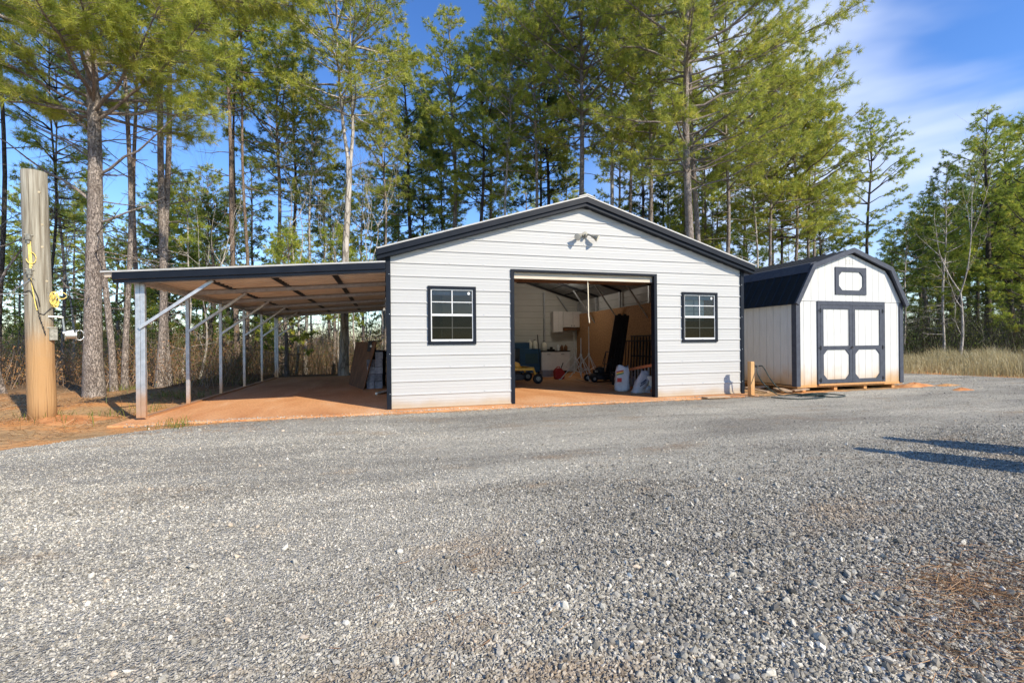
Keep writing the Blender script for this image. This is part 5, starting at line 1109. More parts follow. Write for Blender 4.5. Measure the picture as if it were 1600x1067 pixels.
# ------------------------------------------------------------------ two people out of frame whose shadows cross the gravel
def person(base_, face, h, label, seed):
    t = thing('person', base_, label, 'person', rz=face); k = h/1.75
    def skin(name, vs_, es, rs, m, parent=t):
        me = bpy.data.meshes.new(name); me.from_pydata([Vector(v)*k for v in vs_], es, []); o = bpy.data.objects.new(name, me); COL.objects.link(o); o.parent = parent
        me.materials.append(m); md = o.modifiers.new('skin', 'SKIN'); md.use_smooth_shade = True
        for i, r_ in enumerate(rs): me.skin_vertices[0].data[i].radius = (r_[0]*k, r_[1]*k) if isinstance(r_, tuple) else (r_*k, r_*k)
        me.skin_vertices[0].data[0].use_root = True
        sb_ = o.modifiers.new('sub', 'SUBSURF'); sb_.levels = 1; sb_.render_levels = 1; return o
    vs_ = [(0,0,.95),(0,0,1.12),(0,0,1.32),(0,.0,1.44),(0,0,1.52),(0,-.01,1.60),(0,-.015,1.70)]; rs = [(.16,.11),(.14,.10),(.19,.11),(.11,.08),(.07,.07),(.11,.12),(.10,.11)]
    es = [(i, i+1) for i in range(6)]
    for s_ in (-1, 1):
        b = len(vs_); vs_ += [(.17*s_,0,1.40),(.22*s_,.01,1.13),(.24*s_,-.04,.90),(.245*s_,-.06,.82)]; rs += [.06,.045,.032,.035]; es += [(3, b),(b, b+1),(b+1, b+2),(b+2, b+3)]
        for f_ in range(4):
            c_ = len(vs_); yy = -.085+.02*f_; vs_ += [(.245*s_, yy, .785), (.24*s_, yy-.01, .73-.008*abs(f_-1.5)), (.232*s_, yy-.008, .70)]; rs += [.010,.009,.008]; es += [(b+3, c_),(c_, c_+1),(c_+1, c_+2)]
        c_ = len(vs_); vs_ += [(.235*s_, -.105, .82), (.23*s_, -.115, .78)]; rs += [.010,.009]; es += [(b+2, c_),(c_, c_+1)]
        b = len(vs_); vs_ += [(.09*s_,0,.88),(.10*s_,-.01,.50),(.105*s_,.02,.09),(.11*s_,-.10,.04)]; rs += [.09,.06,.042,.04]; es += [(0, b),(b, b+1),(b+1, b+2),(b+2, b+3)]
    body = skin('body', vs_, es, rs, M['skin'])
    vs_ = [(0,0,.98),(0,0,1.12),(0,0,1.32),(0,0,1.44)]; rs = [(.185,.135),(.165,.125),(.19,.13),(.11,.095)]; es = [(0,1),(1,2),(2,3)]
    for s_ in (-1, 1): b = len(vs_); vs_ += [(.17*s_,0,1.40),(.22*s_,.01,1.13),(.237*s_,-.03,.93)]; rs += [.075,.06,.047]; es += [(3, b),(b, b+1),(b+1, b+2)]
    skin('jacket', vs_, es, rs, M['jacket'])
    vs_ = [(0,0,.95)]; rs = [(.175,.125)]; es = []
    for s_ in (-1, 1): b = len(vs_); vs_ += [(.09*s_,0,.88),(.10*s_,-.01,.50),(.105*s_,.02,.08)]; rs += [.105,.075,.06]; es += [(0, b),(b, b+1),(b+1, b+2)]
    skin('trousers', vs_, es, rs, M['denim'])
    skin('hair', [(0,.02,1.69),(0,.03,1.64),(0,.04,1.58)], [(0,1),(1,2)], [(.12,.12),(.125,.125),(.09,.08)], M['hair'])
    mb = MB(); mb.tube([(0,-.095*k,1.635*k),(0,-.118*k,1.61*k)], [.010*k,.016*k], 8); mb.build('nose', M['skin'], body, local=True, smooth=True)
    mb = MB()
    for s_ in (-1, 1): mb.lathe((.03*s_*k, -.095*k, 1.645*k), [(.004,-.008),(.010,0),(.004,.008)], 8)
    mb.build('eyes', M['black'], body, local=True)
def from_tip(x, y, h): 
    g_ = gnd(x, y, GZL); return Vector((g_.x+.8*h, g_.y-1.2*h, GZL))
person(from_tip(1330, 700, 1.74), 0.5, 1.72, 'person in a dark jacket standing right of the frame, casting the nearer long shadow', 1)
person(from_tip(1370, 683, 1.84), 0.6, 1.80, 'taller person in a dark jacket standing right of the frame, casting the farther long shadow', 2)

# ------------------------------------------------------------------ TREES
def tube_np(pts, rad, n, rng=None, rough=0):
    """pts (k,3), rad (k,) -> V, F(quads as 2 tris)"""
    k = len(pts); d = np.gradient(pts, axis=0); d /= np.linalg.norm(d, axis=1)[:, None]+1e-9
    ref = np.where(np.abs(d[:, 2:3]) < .9, np.array([[0, 0, 1.]]), np.array([[1., 0, 0]]))
    if abs(d[0, 2]) >= .9 or abs(d[-1, 2]) >= .9: ref = np.tile([[1., 0, 0]], (k, 1))
    a = np.cross(d, ref); a /= np.linalg.norm(a, axis=1)[:, None]+1e-9; b = np.cross(d, a)
    t = 2*np.pi*np.arange(n)/n
    R_ = rad[:, None]*np.ones((k, n))
    if rough: R_ = R_*(1+rng.uniform(-rough, rough, (k, n)))
    V = pts[:, None]+a[:, None]*(np.cos(t)[None, :, None]*R_[..., None])+b[:, None]*(np.sin(t)[None, :, None]*R_[..., None])
    i = np.arange(k-1)[:, None]*n; j = np.arange(n)[None]; j2 = (j+1) % n
    q = np.stack([i+j, i+j2, i+n+j2, i+n+j], -1).reshape(-1, 4)
    return V.reshape(-1, 3), np.concatenate([q[:, [0,1,2]], q[:, [0,2,3]]])
def tubes_batch(A, B, ra, rb):
    """many straight 3-sided twigs"""
    n = len(A); d = B-A; d /= np.linalg.norm(d, axis=1)[:, None]+1e-9; ref = np.tile([.3, .5, .81], (n, 1)); a = np.cross(d, ref); a /= np.linalg.norm(a, axis=1)[:, None]+1e-9; b = np.cross(d, a)
    V = np.zeros((n, 6, 3))
    for k in range(3):
        t = 2*np.pi*k/3; o = a*np.cos(t)+b*np.sin(t); V[:, k] = A+o*ra[:, None]; V[:, 3+k] = B+o*rb[:, None]
    f = np.array([(0,1,4),(0,4,3),(1,2,5),(1,5,4),(2,0,3),(2,3,5)])
    return V.reshape(-1, 3), (f[None]+6*np.arange(n)[:, None, None]).reshape(-1, 3)
def tufts(C, D, rng, m, ln, w, tint):
    """C (n,3) tuft centres, D directions"""
    n = len(C); d = D[:, None]*.55+rng.normal(size=(n, m, 3))*.62+np.array([0, 0, .15]); d /= np.linalg.norm(d, axis=2)[..., None]+1e-9
    Ls = ln*rng.uniform(.65, 1.1, (n, m, 1)); s = np.cross(d, rng.normal(size=(n, m, 3))); s /= np.linalg.norm(s, axis=2)[..., None]+1e-9
    base = C[:, None]+d*.01-D[:, None]*rng.uniform(0, .45*ln, (n, m, 1))
    tip = base+d*Ls; V = np.stack([base-s*w*.5, base+s*w*.5, tip], 2).reshape(-1, 3)
    return V, np.arange(n*m*3).reshape(-1, 3), np.repeat(tint, m*3)
def pine_mesh(rng, H, r0, cb, cr, lean=(0, 0), m=13, ln=.24, w=.017, fork=0, dens=1.0, dead=10, cut=None, sides=10, extra=None, wob=.12, sparse=.12, whorl=.46):
    """returns bark (V,F), needles (V,F,T). Heights in metres, cut: keep limbs with direction test"""
    K = 16; t = np.linspace(0, 1, K); ph = rng.uniform(0, 6.28, 4)
    wx = wob*(np.sin(t*5+ph[0])-np.sin(ph[0]))+.4*wob*(np.sin(t*13+ph[1])-np.sin(ph[1])); wy = wob*(np.sin(t*4+ph[2])-np.sin(ph[2]))
    def trunkpath(off=(0, 0), t0=0):
        p = np.stack([lean[0]*t**1.2+wx, lean[1]*t**1.2+wy, t*H-.15], 1)
        if off != (0, 0):
            e = np.clip((t-t0)/.12, 0, 1); p[:, 0] += off[0]*e*(1+t-t0); p[:, 1] += off[1]*e*(1+t-t0)
        return p
    BV = []; BF = []; o = 0
    def addb(V, F):
        nonlocal o
        BV.append(V); BF.append(F+o); o += len(V)
    stems = [((0, 0), 0)]
    if fork: stems = [((-.16, 0), fork), ((.18, .06), fork)]
    rad = r0*(1.0*(1-t)**.8+.04); rad[0] *= 1.28; rad[1] *= 1.06
    if fork: pass
    for off, t0 in stems:
        p = trunkpath(off, t0); rr_ = rad.copy()
        if fork: rr_ = np.where(t > fork, rr_*.72, rr_)
        addb(*tube_np(p, rr_, sides, rng, .05))
    TC = []; TD = []; TS = []
    zs = []; z = cb
    while z < H-.3: zs.append(z); z += whorl*rng.uniform(.8, 1.25)
    limbs = []
    for si, (off, t0) in enumerate(stems):
        P0 = trunkpath(off, t0)
        for z in zs:
            if fork and z < H*t0 and si: continue
            k = (z-cb)/(H-cb); pf = (.60+1.4*k) if k < .28 else (1.0 if k < .45 else max(.14, ((1-k)/.55)**.75))
            nl = rng.integers(3, 5)
            a0 = rng.uniform(0, 6.28)
            for j in range(nl):
                if rng.random() < sparse: continue
                L_ = cr*pf*rng.uniform(.6, 1.2); az = a0+j*2*np.pi/nl+rng.normal(0, .35); el = np.radians(4+48*k+rng.normal(0, 9))
                if cut is not None:
                    L_ *= cut(az, z)
                base = np.array([np.interp(z, P0[:, 2], P0[:, 0]), np.interp(z, P0[:, 2], P0[:, 1]), z])
                limbs.append((base, az, el, L_, .011+.011*L_))
    if extra: 
        P0 = trunkpath()
        for z, az, el, L_, leafy, rr0 in extra:
            base = np.array([np.interp(z, P0[:, 2], P0[:, 0]), np.interp(z, P0[:, 2], P0[:, 1]), z]); limbs.append((base, az, el, L_ if leafy else -L_, rr0))
    SA = []; SB_ = []; SR = []
    for base, az, el, L_, rb_ in limbs:
        leafy = L_ > 0; L_ = abs(L_)
        if L_ < .15: continue
        s = np.linspace(0, 1, 7); hd = np.array([np.cos(az), np.sin(az), 0]); cv = rng.uniform(.05, .30) if leafy else rng.uniform(-.1, .25); sw = rng.normal(0, .08)
        sd_ = np.array([-hd[1], hd[0], 0])
        p = base+np.outer(s*L_*np.cos(el), hd)+np.outer(s**2*L_*sw, sd_)
        p[:, 2] += s*L_*np.sin(el)+s**2*L_*cv*(.6 if el < .6 else .2)+rng.normal(0, .015*L_, 7)*(s > 0)
        addb(*tube_np(p, rb_*(1-.85*s)+.003, 5))
        ns = int((L_*4.2+2)*dens) if leafy else int(L_*1.5)
        u = rng.uniform(.28 if leafy else .4, 1, ns)**.8; side = np.where(np.arange(ns) % 2, 1, -1)
        pts_ = np.stack([np.interp(u, s, p[:, c]) for c in range(3)], 1)
        ang = rng.uniform(.5, 1.15, ns); dr_ = hd[None]*np.cos(ang)[:, None]+sd_[None]*(np.sin(ang)*side)[:, None]; dr_[:, 2] += rng.uniform(-.15, .55, ns)
        dr_ /= np.linalg.norm(dr_, axis=1)[:, None]
        sl = np.minimum((.22+.26*L_*(1.15-u))*rng.uniform(.6, 1.2, ns), 1.1)
        e = pts_+dr_*sl[:, None]
        SA.append(pts_); SB_.append(e); SR.append(sl)
        if leafy:
            for q_ in (1.0, .62, .3):
                kk = (rng.uniform(0, 1, ns) < (1 if q_ == 1.0 else .8 if q_ > .5 else .5)) & (sl*q_ > (.0 if q_ == 1.0 else .16))
                TC.append(pts_[kk]+dr_[kk]*(sl[kk]*q_)[:, None]+rng.normal(0, .05, (kk.sum(), 3))); TD.append(dr_[kk])
            # side sprays
            kk = sl > .3; q2 = dr_[kk]+rng.normal(0, .5, (kk.sum(), 3)); q2 /= np.linalg.norm(q2, axis=1)[:, None]
            TC.append(pts_[kk]+dr_[kk]*(sl[kk]*.7)[:, None]+q2*.22); TD.append(q2)
            TC.append(p[-1:]); TD.append((p[-1:]-p[-2:-1])/np.linalg.norm(p[-1]-p[-2]))
    # dead snags below the crown
    P0 = trunkpath()
    for _ in range(dead):
        z = rng.uniform(min(.12*H, .4*cb), cb*1.05); az = rng.uniform(0, 6.28); L_ = rng.uniform(.25, 1.5); hd = np.array([np.cos(az), np.sin(az), rng.uniform(-.25, .45)])
        base = np.array([np.interp(z, P0[:, 2], P0[:, 0]), np.interp(z, P0[:, 2], P0[:, 1]), z]); s = np.linspace(0, 1, 4)
        p = base+np.outer(s*L_, hd)+rng.normal(0, .04, (4, 3))*s[:, None]; addb(*tube_np(p, .014*(1-.8*s)+.003, 4))
        for _2 in range(2):
            q = p[rng.integers(1, 3)]; e = q+hd*.3*L_+rng.normal(0, .22*L_, 3); SA.append(q[None]); SB_.append(e[None]); SR.append(np.array([.3]))
    A = np.concatenate(SA); B = np.concatenate(SB_); sr = np.concatenate(SR)
    addb(*tubes_batch(A, B, .004+.007*sr, np.full(len(A), .0025)))
    C = np.concatenate(TC); D = np.concatenate(TD)
    tint = np.clip(.5+.22*rng.normal(size=len(C)), 0, 1); br = rng.random(len(C)) < .02; tint[br] = 1
    NV, NF, NT = tufts(C, D, rng, m, ln, w, tint)
    return np.concatenate(BV), np.concatenate(BF), NV, NF, NT
def put_tree(kind, loc, meshes, label, group=None, bark='bark', needle='needle', rz=0, sc=1):
    BV, BF, NV, NF, NT = meshes; t = thing(kind, loc, label, 'tree', group, rz)
    np_mesh('trunk', BV, BF, M[bark], smooth=True, parent=t)
    if len(NV): np_mesh('crown', NV, NF, M[needle], NT, parent=t)
    t.scale = (sc, sc, sc); return t
def copy_tree(src, loc, rz, sc, label=None, group=None):
    c = src.copy(); COL.objects.link(c); c.location = loc; c.rotation_euler = (0, 0, rz); c.scale = sc if isinstance(sc, tuple) else (sc, sc, sc)
    for ch in src.children:
        d = ch.copy(); COL.objects.link(d); d.parent = c
    if label: c['label'] = label
    if group: c['group'] = group
    return c
def place(x, d):
    p = atD(x, 540, d); z = float(terrain_z(p.x, p.y)); return Vector((p.x, p.y, z))
# x base, depth, trunk px, top y, crown bottom y, crown radius px, lean px (top), bark, needle, dead, extra kwargs, label
T_ = [
 (-3, 12, 9, -420, 40, 120, 0, 'bark_dark', 'needle', 12, {}, 'dark pine cut by the left edge of the photo'),
 (72, 14, 6, -60, 330, 85, 5, 'bark_dark', 'needle', 25, {}, 'thin dark pine directly behind the wooden pole'),
 (97, 16, 6, 40, 340, 75, -4, 'bark', 'needle', 25, {}, 'slender grey pine between the wooden pole and the thickest pine'),
 (178, 11, 10, -480, 110, 85, -25, 'bark', 'needle', 26, {}, 'grey pine leaning left, just right of the thickest pine'),
 (194, 11.5, 9, -420, 90, 80, -16, 'bark', 'needle', 24, {}, 'grey pine second to the right of the thickest pine'),
 (214, 14, 8, -260, 170, 80, -14, 'bark_red', 'needle', 22, {}, 'reddish slender pine behind the front left carport post'),
 (248, 12.5, 12, -480, 150, 120, 1, 'bark', 'needle_y', 14, {}, 'left trunk of the close pair of pines behind the carport'),
 (263, 12.8, 11, -420, 160, 110, 2, 'bark', 'needle_y', 14, {}, 'right trunk of the close pair of pines behind the carport'),
 (284, 16, 4, 250, 380, 30, 4, 'bark_pale', 'needle', 16, {}, 'thin pale sapling right of the close pair of pines'),
 (319, 26, 5, 255, 430, 60, 0, 'bark', 'needle', 6, {}, 'short bushy green pine seen above the middle of the carport roof'),
 (350, 18, 7, -40, 170, 60, 22, 'bark_dark', 'needle', 18, {}, 'dark pine leaning right behind the carport roof'),
 (370, 17, 8, -180, 150, 85, 1, 'bark_red', 'needle', 20, {}, 'reddish pine, left of two close straight stems over the carport'),
 (382, 17.5, 6, -140, 170, 75, 2, 'bark_red', 'needle', 18, {}, 'slim pine, right of two close straight stems over the carport'),
 (432, 20, 8, 40, 300, 80, 20, 'bark', 'needle', 20, {}, 'pine leaning right over the right part of the carport roof'),
 (456, 22, 7, 60, 320, 60, 2, 'bark_dark', 'needle_d', 18, {}, 'dark straight pine over the right part of the carport roof'),
 (478, 20, 5, 110, 320, 50, 1, 'bark_pale', 'needle', 22, {}, 'thin pale pine left of the forked pine'),
 (512, 25, 4, 230, 360, 36, 0, 'bark', 'needle_d', 18, {}, 'very thin pine beside the forked pine'),
 (536, 17, 12, -60, 175, 100, 6, 'bark_pale', 'needle', 12, dict(fork=.50), 'tall grey pine whose trunk forks high above the carport'),
 (598, 22, 5, 150, 310, 52, 2, 'bark', 'needle_y', 22, {}, 'thin pine with a yellowish crown left of the garage roof'),
 (639, 26, 7, 38, 350, 50, -4, 'bark_dark', 'needle', 18, {}, 'pine with a pointed top above the left end of the garage roof'),
 (656, 28, 4, 130, 370, 45, 2, 'bark_dark', 'needle_d', 14, {}, 'thin dark pine right of the one with the pointed top'),
 (690, 29, 4, 150, 350, 42, 0, 'bark_dark', 'needle_d', 14, {}, 'thin dark pine left of the tallest pointed pine'),
 (708, 25, 8, 10, 330, 62, -3, 'bark', 'needle_y', 18, {}, 'tallest pointed pine over the left roof slope, standing clear against the sky'),
 (748, 24, 7, 50, 320, 58, 4, 'bark_dark', 'needle', 16, {}, 'dark trunked pine over the middle of the left roof slope'),
 (776, 22, 5, -30, 260, 58, 4, 'bark_pale', 'needle', 14, dict(wob=.3), 'crooked pale trunked pine over the left roof slope'),
 (832, 22, 6, -120, 240, 75, 0, 'bark', 'needle_y', 14, {}, 'straight pale pine over the upper left roof slope'),
 (846, 27, 5, -40, 320, 60, 0, 'bark_dark', 'needle_d', 12, {}, 'thin dark pine of a pair left of the ridge'),
 (857, 26, 7, 0, 300, 60, 2, 'bark_dark', 'needle', 12, {}, 'thicker dark pine of a pair left of the ridge'),
 (906, 21, 9, -230, 235, 90, 0, 'bark', 'needle_y', 16, {}, 'pine directly above the peak of the garage roof'),
 (968, 22, 7, -180, 250, 80, 0, 'bark_pale', 'needle_y', 16, {}, 'pine just right of the roof peak'),
 (990, 24, 6, -100, 260, 70, 1, 'bark', 'needle_y', 16, {}, 'pine second to the right of the roof peak'),
 (1014, 20, 7, -250, 260, 85, 1, 'bark', 'needle_y', 16, {}, 'pale pine third to the right of the roof peak'),
 (1089, 16.5, 9, -260, 250, 110, 6, 'bark', 'needle_y', 14, {}, 'thinner pine close behind the large pine over the right roof slope'),
 (1130, 20, 7, -60, 300, 110, 2, 'bark', 'needle_y', 16, {}, 'pine right of the large one, above the right eave'),
 (1178, 22, 4, 110, 320, 75, -1, 'bark_pale', 'needle_y', 14, {}, 'thin pale pine above the gap between garage and shed'),
 (1212, 22, 6, 30, 360, 100, 0, 'bark', 'needle_y', 12, {}, 'leftmost pine above the dark shed roof'),
 (1226, 24, 5, 120, 370, 85, -2, 'bark_dark', 'needle_y', 10, {}, 'dark stemmed second pine above the dark shed roof'),
 (1238, 23, 6, 80, 370, 100, 0, 'bark', 'needle_y', 10, {}, 'third pine above the dark shed roof'),
 (1262, 24, 6, 140, 380, 90, 2, 'bark', 'needle_y', 10, {}, 'fourth pine above the dark shed roof, at the right end of the bright group'),
 (1357, 30, 7, 178, 385, 78, 2, 'bark_dark', 'needle', 10, dict(sparse=.2, whorl=.62), 'lone open pine standing against the sky above the shed peak'),
 (1412, 28, 4, 335, 470, 42, 8, 'bark_pale', 'needle_d', 22, {}, 'thin pale stemmed pine just right of the shed'),
 (1475, 26, 5, 250, 460, 50, 2, 'bark_pale', 'needle_d', 24, {}, 'slim pale stemmed pine left of the bare white tree'),
 (1541, 30, 12, 170, 440, 95, 14, 'bark_dark', 'needle', 16, {}, 'large straight dark pine right of the bare white tree'),
 (1574, 33, 8, 178, 450, 95, 0, 'bark_dark', 'needle', 14, {}, 'dark pine between the large straight one and the right edge'),
 (1604, 27, 8, 180, 520, 110, 0, 'bark_dark', 'needle', 10, {}, 'bushy pine cut by the right edge of the photo'),
]
for i, (x, d, wpx, ty, cby, rp_, ln_, bk, nd, dead, kw, lab) in enumerate(T_):
    rg = np.random.default_rng(100+i); p = place(x, d)
    ztop = atD(x, ty, d).z-p.z; zcb = atD(x, cby, d).z-p.z; cf = math.sqrt(1+((x-800)/FOC)**2)
    r0 = wpx/FOC*d/cf/2*1.15; cr_ = rp_/FOC*d/cf*1.12
    H_ = min(ztop, 24); lm = ln_/FOC*d*min(1, H_/max(1, ztop)) if ztop > 24 else ln_/FOC*d
    near = d < 15
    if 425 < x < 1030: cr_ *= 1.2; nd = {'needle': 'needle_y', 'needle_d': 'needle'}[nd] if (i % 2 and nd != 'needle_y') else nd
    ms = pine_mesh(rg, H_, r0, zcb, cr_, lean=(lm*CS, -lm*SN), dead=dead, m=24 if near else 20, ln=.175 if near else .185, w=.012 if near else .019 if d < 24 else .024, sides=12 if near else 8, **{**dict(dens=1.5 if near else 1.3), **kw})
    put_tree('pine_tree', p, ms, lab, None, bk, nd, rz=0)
# the thickest pine, near left, with long bare limbs and long needles
rg = np.random.default_rng(77); p = place(147, 9.95)
az = lambda lx, ly: math.atan2(lx*-SN+ly*CS, lx*CS+ly*SN)          # lx to the right, ly away
ex = [(4.15, az(-1, .1), .62, 2.6, 0, .035), (4.75, az(1, -.1), .42, 2.3, 0, .03), (3.75, az(1, .2), .30, 1.5, 0, .026), (5.6, az(-1, .0), .75, 1.9, 0, .03), (5.1, az(-1, -.3), .5, 1.6, 0, .02), (4.6, az(-.9, .8), .2, 1.0, 0, .018), (5.9, az(1, -.2), .35, 3.4, 1, .035), (6.1, az(1, -.5), .25, 3.2, 1, .035), (6.3, az(.7, -.7), .2, 3.0, 1, .035), (6.2, az(-.6, -.8), .2, 2.6, 1, .03), (6.0, az(-1, .2), .3, 2.6, 1, .03)]
ms = pine_mesh(rg, 15.5, .160, 6.1, 3.9, lean=(-.25, 0), m=30, ln=.18, w=.009, dens=3.2, dead=14, sides=22, extra=ex, whorl=.34, sparse=.05, wob=.08)
put_tree('pine_tree', p, ms, 'thickest pine, nearest the camera between the wooden pole and the carport', None, 'bark', 'needle_y')
# the large pine over the right roof slope with far reaching limbs to the right
rg = np.random.default_rng(78); p = place(1080, 15)
ex = [(z, az(1, s_), e_, L_, 1, .030) for z, s_, e_, L_ in ((6.0, .1, .30, 4.2), (7.2, -.2, .28, 4.8), (8.2, .1, .30, 5.6), (9.4, -.1, .33, 5.6), (10.4, .2, .35, 5.2), (11.3, -.3, .4, 4.6), (6.6, -.5, .22, 3.6))]
ms = pine_mesh(rg, 20, .145, 6.6, 3.4, m=20, ln=.18, w=.0145, dens=2.0, dead=14, sides=14, extra=ex, whorl=.42)
put_tree('pine_tree', p, ms, 'large pine with wide limbs rising behind the right roof slope', None, 'bark', 'needle_y')

# bare deciduous trees
def bare_mesh(rng, H, r0, lean=0.1, split=.35, wide=.3):
    BV = []; BF = []; o = 0
    def addb(V, F):
        nonlocal o
        BV.append(V); BF.append(F+o); o += len(V)
    def grow(p, d, L_, r, lev):
        k = 6; s = np.linspace(0, 1, k); d = d/np.linalg.norm(d); pr_ = rng.normal(0, .05*L_, 3)
        pts = p+np.outer(s*L_, d)+np.outer(np.sin(s*np.pi), pr_)+np.outer(s**2*L_*.12, [0, 0, 1]); addb(*tube_np(pts, r*(1-.55*s), 8 if lev == 0 else 5 if lev < 3 else 3))
        if lev >= 5 or r < .0028: return
        e = pts[-1]; dd_ = pts[-1]-pts[-2]; dd_ /= np.linalg.norm(dd_)
        for c in range(2 if rng.random() < .8 else 3):
            v = dd_+rng.normal(0, wide, 3); v[2] = max(v[2], .15); grow(e, v, L_*rng.uniform(.6, .85), r*.45*rng.uniform(.9, 1.35), lev+1)
        for c in range(2):
            u = rng.integers(2, 5); v = dd_+rng.normal(0, .6, 3); grow(pts[u], v, L_*rng.uniform(.25, .45), r*.28, max(lev+2, 3))
    grow(np.array([0, 0, -.1]), np.array([lean, 0, 1.0]), H*split, r0, 0)
    return np.concatenate(BV), np.concatenate(BF), [], [], []
for i, (x, d, H_, r_, ln_, sp, bk, lab) in enumerate(((1498, 24, 6.6, .085, .05, .50, 'bark_pale', 'bare white barked tree with forked limbs at the edge of the dark woods'), (8, 11, 4.5, .07, -.12, .42, 'bark', 'crooked bare grey sapling at the left edge of the photo'), (505, 30, 7, .06, 0, .45, 'bark_pale', 'bare grey tree low behind the carport, left of the pale house'), (575, 34, 8, .07, .05, .4, 'bark_pale', 'bare grey tree seen low between carport roof and plywood sheet'), (420, 24, 6.5, .05, .05, .45, 'bark_pale', 'bare twiggy tree behind the rear carport posts'), (310, 15, 5, .045, .1, .4, 'bark_pale', 'bare twiggy sapling behind the second carport bay'))):
    ms = bare_mesh(np.random.default_rng(300+i), H_, r_, ln_, sp); put_tree('bare_tree', place(x, d), ms, lab, None, bk)

# background woods: copies of a few pines
protos = []
for i in range(6):
    rg = np.random.default_rng(400+i); H_ = [15, 17, 13, 16, 11, 9][i]; cb = [8, 9.5, 6, 8.5, 3.6, 1.4][i]; cr_ = [1.7, 1.8, 1.9, 1.5, 1.9, 2.0][i]
    ms = pine_mesh(rg, H_, .13, cb, cr_, m=15, ln=.22, w=.031, dens=1.2, dead=16, sides=6, whorl=.55)
    protos.append(ms)
GR = {'L': ('slender pine deep in the woods behind the carport', 'background pines behind the carport'), 'M': ('pine deep in the woods behind the garage roof', 'background pines behind the garage'), 'R': ('dark pine deep in the woods right of the shed', 'background pines right of the shed')}
srcs = {}
rnd = random.Random(31)
def filler(x, d, pi, area, nd, sc=1.0):
    key = (pi, nd); p = place(x, d); lab, grp = GR[area]
    spot = next(t_ for x_, t_ in ((0, 'beyond the left edge of the photo'), (60, 'behind the wooden pole'), (130, 'between the wooden pole and the thickest pine'), (215, 'behind the front left carport post'), (340, 'over the left half of the carport roof'), (440, 'over the middle of the carport roof'), (530, 'over the right half of the carport roof'), (610, 'where the carport roof meets the garage'), (700, 'over the left eave of the garage'), (800, 'over the left window of the garage'), (860, 'over the left door jamb'), (920, 'over the roof peak'), (980, 'just right of the roof peak'), (1060, 'over the right door jamb'), (1120, 'over the right window of the garage'), (1180, 'over the right eave of the garage'), (1240, 'over the left half of the shed roof'), (1300, 'over the front edge of the shed roof'), (1360, 'over the shed doors'), (1430, 'just right of the shed'), (1500, 'beside the bare white tree'), (1560, 'behind the large straight dark pine'), (9999, 'at the right edge of the photo')) if x < x_)
    kind_ = {0: 'tall slim', 1: 'tallest slim', 2: 'medium high', 3: 'narrow crowned', 4: 'short bushy', 5: 'low bushy'}[pi]; hue_ = {'needle_d': 'dark green', 'needle': 'mid green', 'needle_y': 'yellow green'}[nd]
    lab = f'{kind_} {hue_} pine, {"nearer" if d < 32 else "farther"} {spot}'
    if key not in srcs:
        srcs[key] = put_tree('pine_tree', p, protos[pi], lab, grp, 'bark_dark' if nd == 'needle_d' else 'bark', nd, rnd.uniform(0, 6.28)); srcs[key].scale = (sc,)*3
    else: copy_tree(srcs[key], p, rnd.uniform(0, 6.28), sc, lab, grp)
x = -60
while x < 620:
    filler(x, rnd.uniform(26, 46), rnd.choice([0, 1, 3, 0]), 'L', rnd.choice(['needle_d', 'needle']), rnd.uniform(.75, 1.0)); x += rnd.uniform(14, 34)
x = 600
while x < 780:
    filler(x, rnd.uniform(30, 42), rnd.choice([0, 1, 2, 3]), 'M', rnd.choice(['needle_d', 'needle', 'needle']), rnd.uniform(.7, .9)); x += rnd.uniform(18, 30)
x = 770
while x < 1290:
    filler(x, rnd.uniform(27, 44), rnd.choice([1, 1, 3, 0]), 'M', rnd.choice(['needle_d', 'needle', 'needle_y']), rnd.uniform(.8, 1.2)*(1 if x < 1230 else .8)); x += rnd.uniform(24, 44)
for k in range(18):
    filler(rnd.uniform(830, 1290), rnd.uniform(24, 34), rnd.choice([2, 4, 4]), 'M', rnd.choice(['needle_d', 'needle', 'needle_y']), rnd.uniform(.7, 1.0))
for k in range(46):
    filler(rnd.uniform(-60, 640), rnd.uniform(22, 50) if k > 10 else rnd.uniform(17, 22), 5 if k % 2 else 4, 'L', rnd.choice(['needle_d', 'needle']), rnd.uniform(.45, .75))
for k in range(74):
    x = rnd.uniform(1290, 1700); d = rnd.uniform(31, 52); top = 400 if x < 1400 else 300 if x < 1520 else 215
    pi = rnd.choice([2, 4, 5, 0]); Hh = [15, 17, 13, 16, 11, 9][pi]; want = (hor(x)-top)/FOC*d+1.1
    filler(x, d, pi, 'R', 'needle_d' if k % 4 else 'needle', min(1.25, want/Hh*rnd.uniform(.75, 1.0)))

seen = {}
for o_ in list(COL.objects):
    if o_.parent is None and o_.name.startswith('pine_tree') and o_.get('group'): seen.setdefault(o_['label'], []).append(o_)
for lab_, os_ in seen.items():
    if len(os_) < 2: continue
    def scr(o_): X_, Y_ = o_.location.x, o_.location.y; return (X_*CS-Y_*SN)/(X_*SN+Y_*CS)
    os_.sort(key=scr); words = ['leftmost', 'second', 'third', 'fourth', 'fifth', 'sixth', 'seventh', 'eighth', 'ninth', 'tenth', 'eleventh', 'twelfth', 'thirteenth', 'fourteenth', 'fifteenth']
    for q_, o_ in enumerate(os_): o_['label'] = lab_+', '+(words[q_] if q_ == 0 else ('rightmost' if q_ == len(os_)-1 else words[min(q_, 14)]))
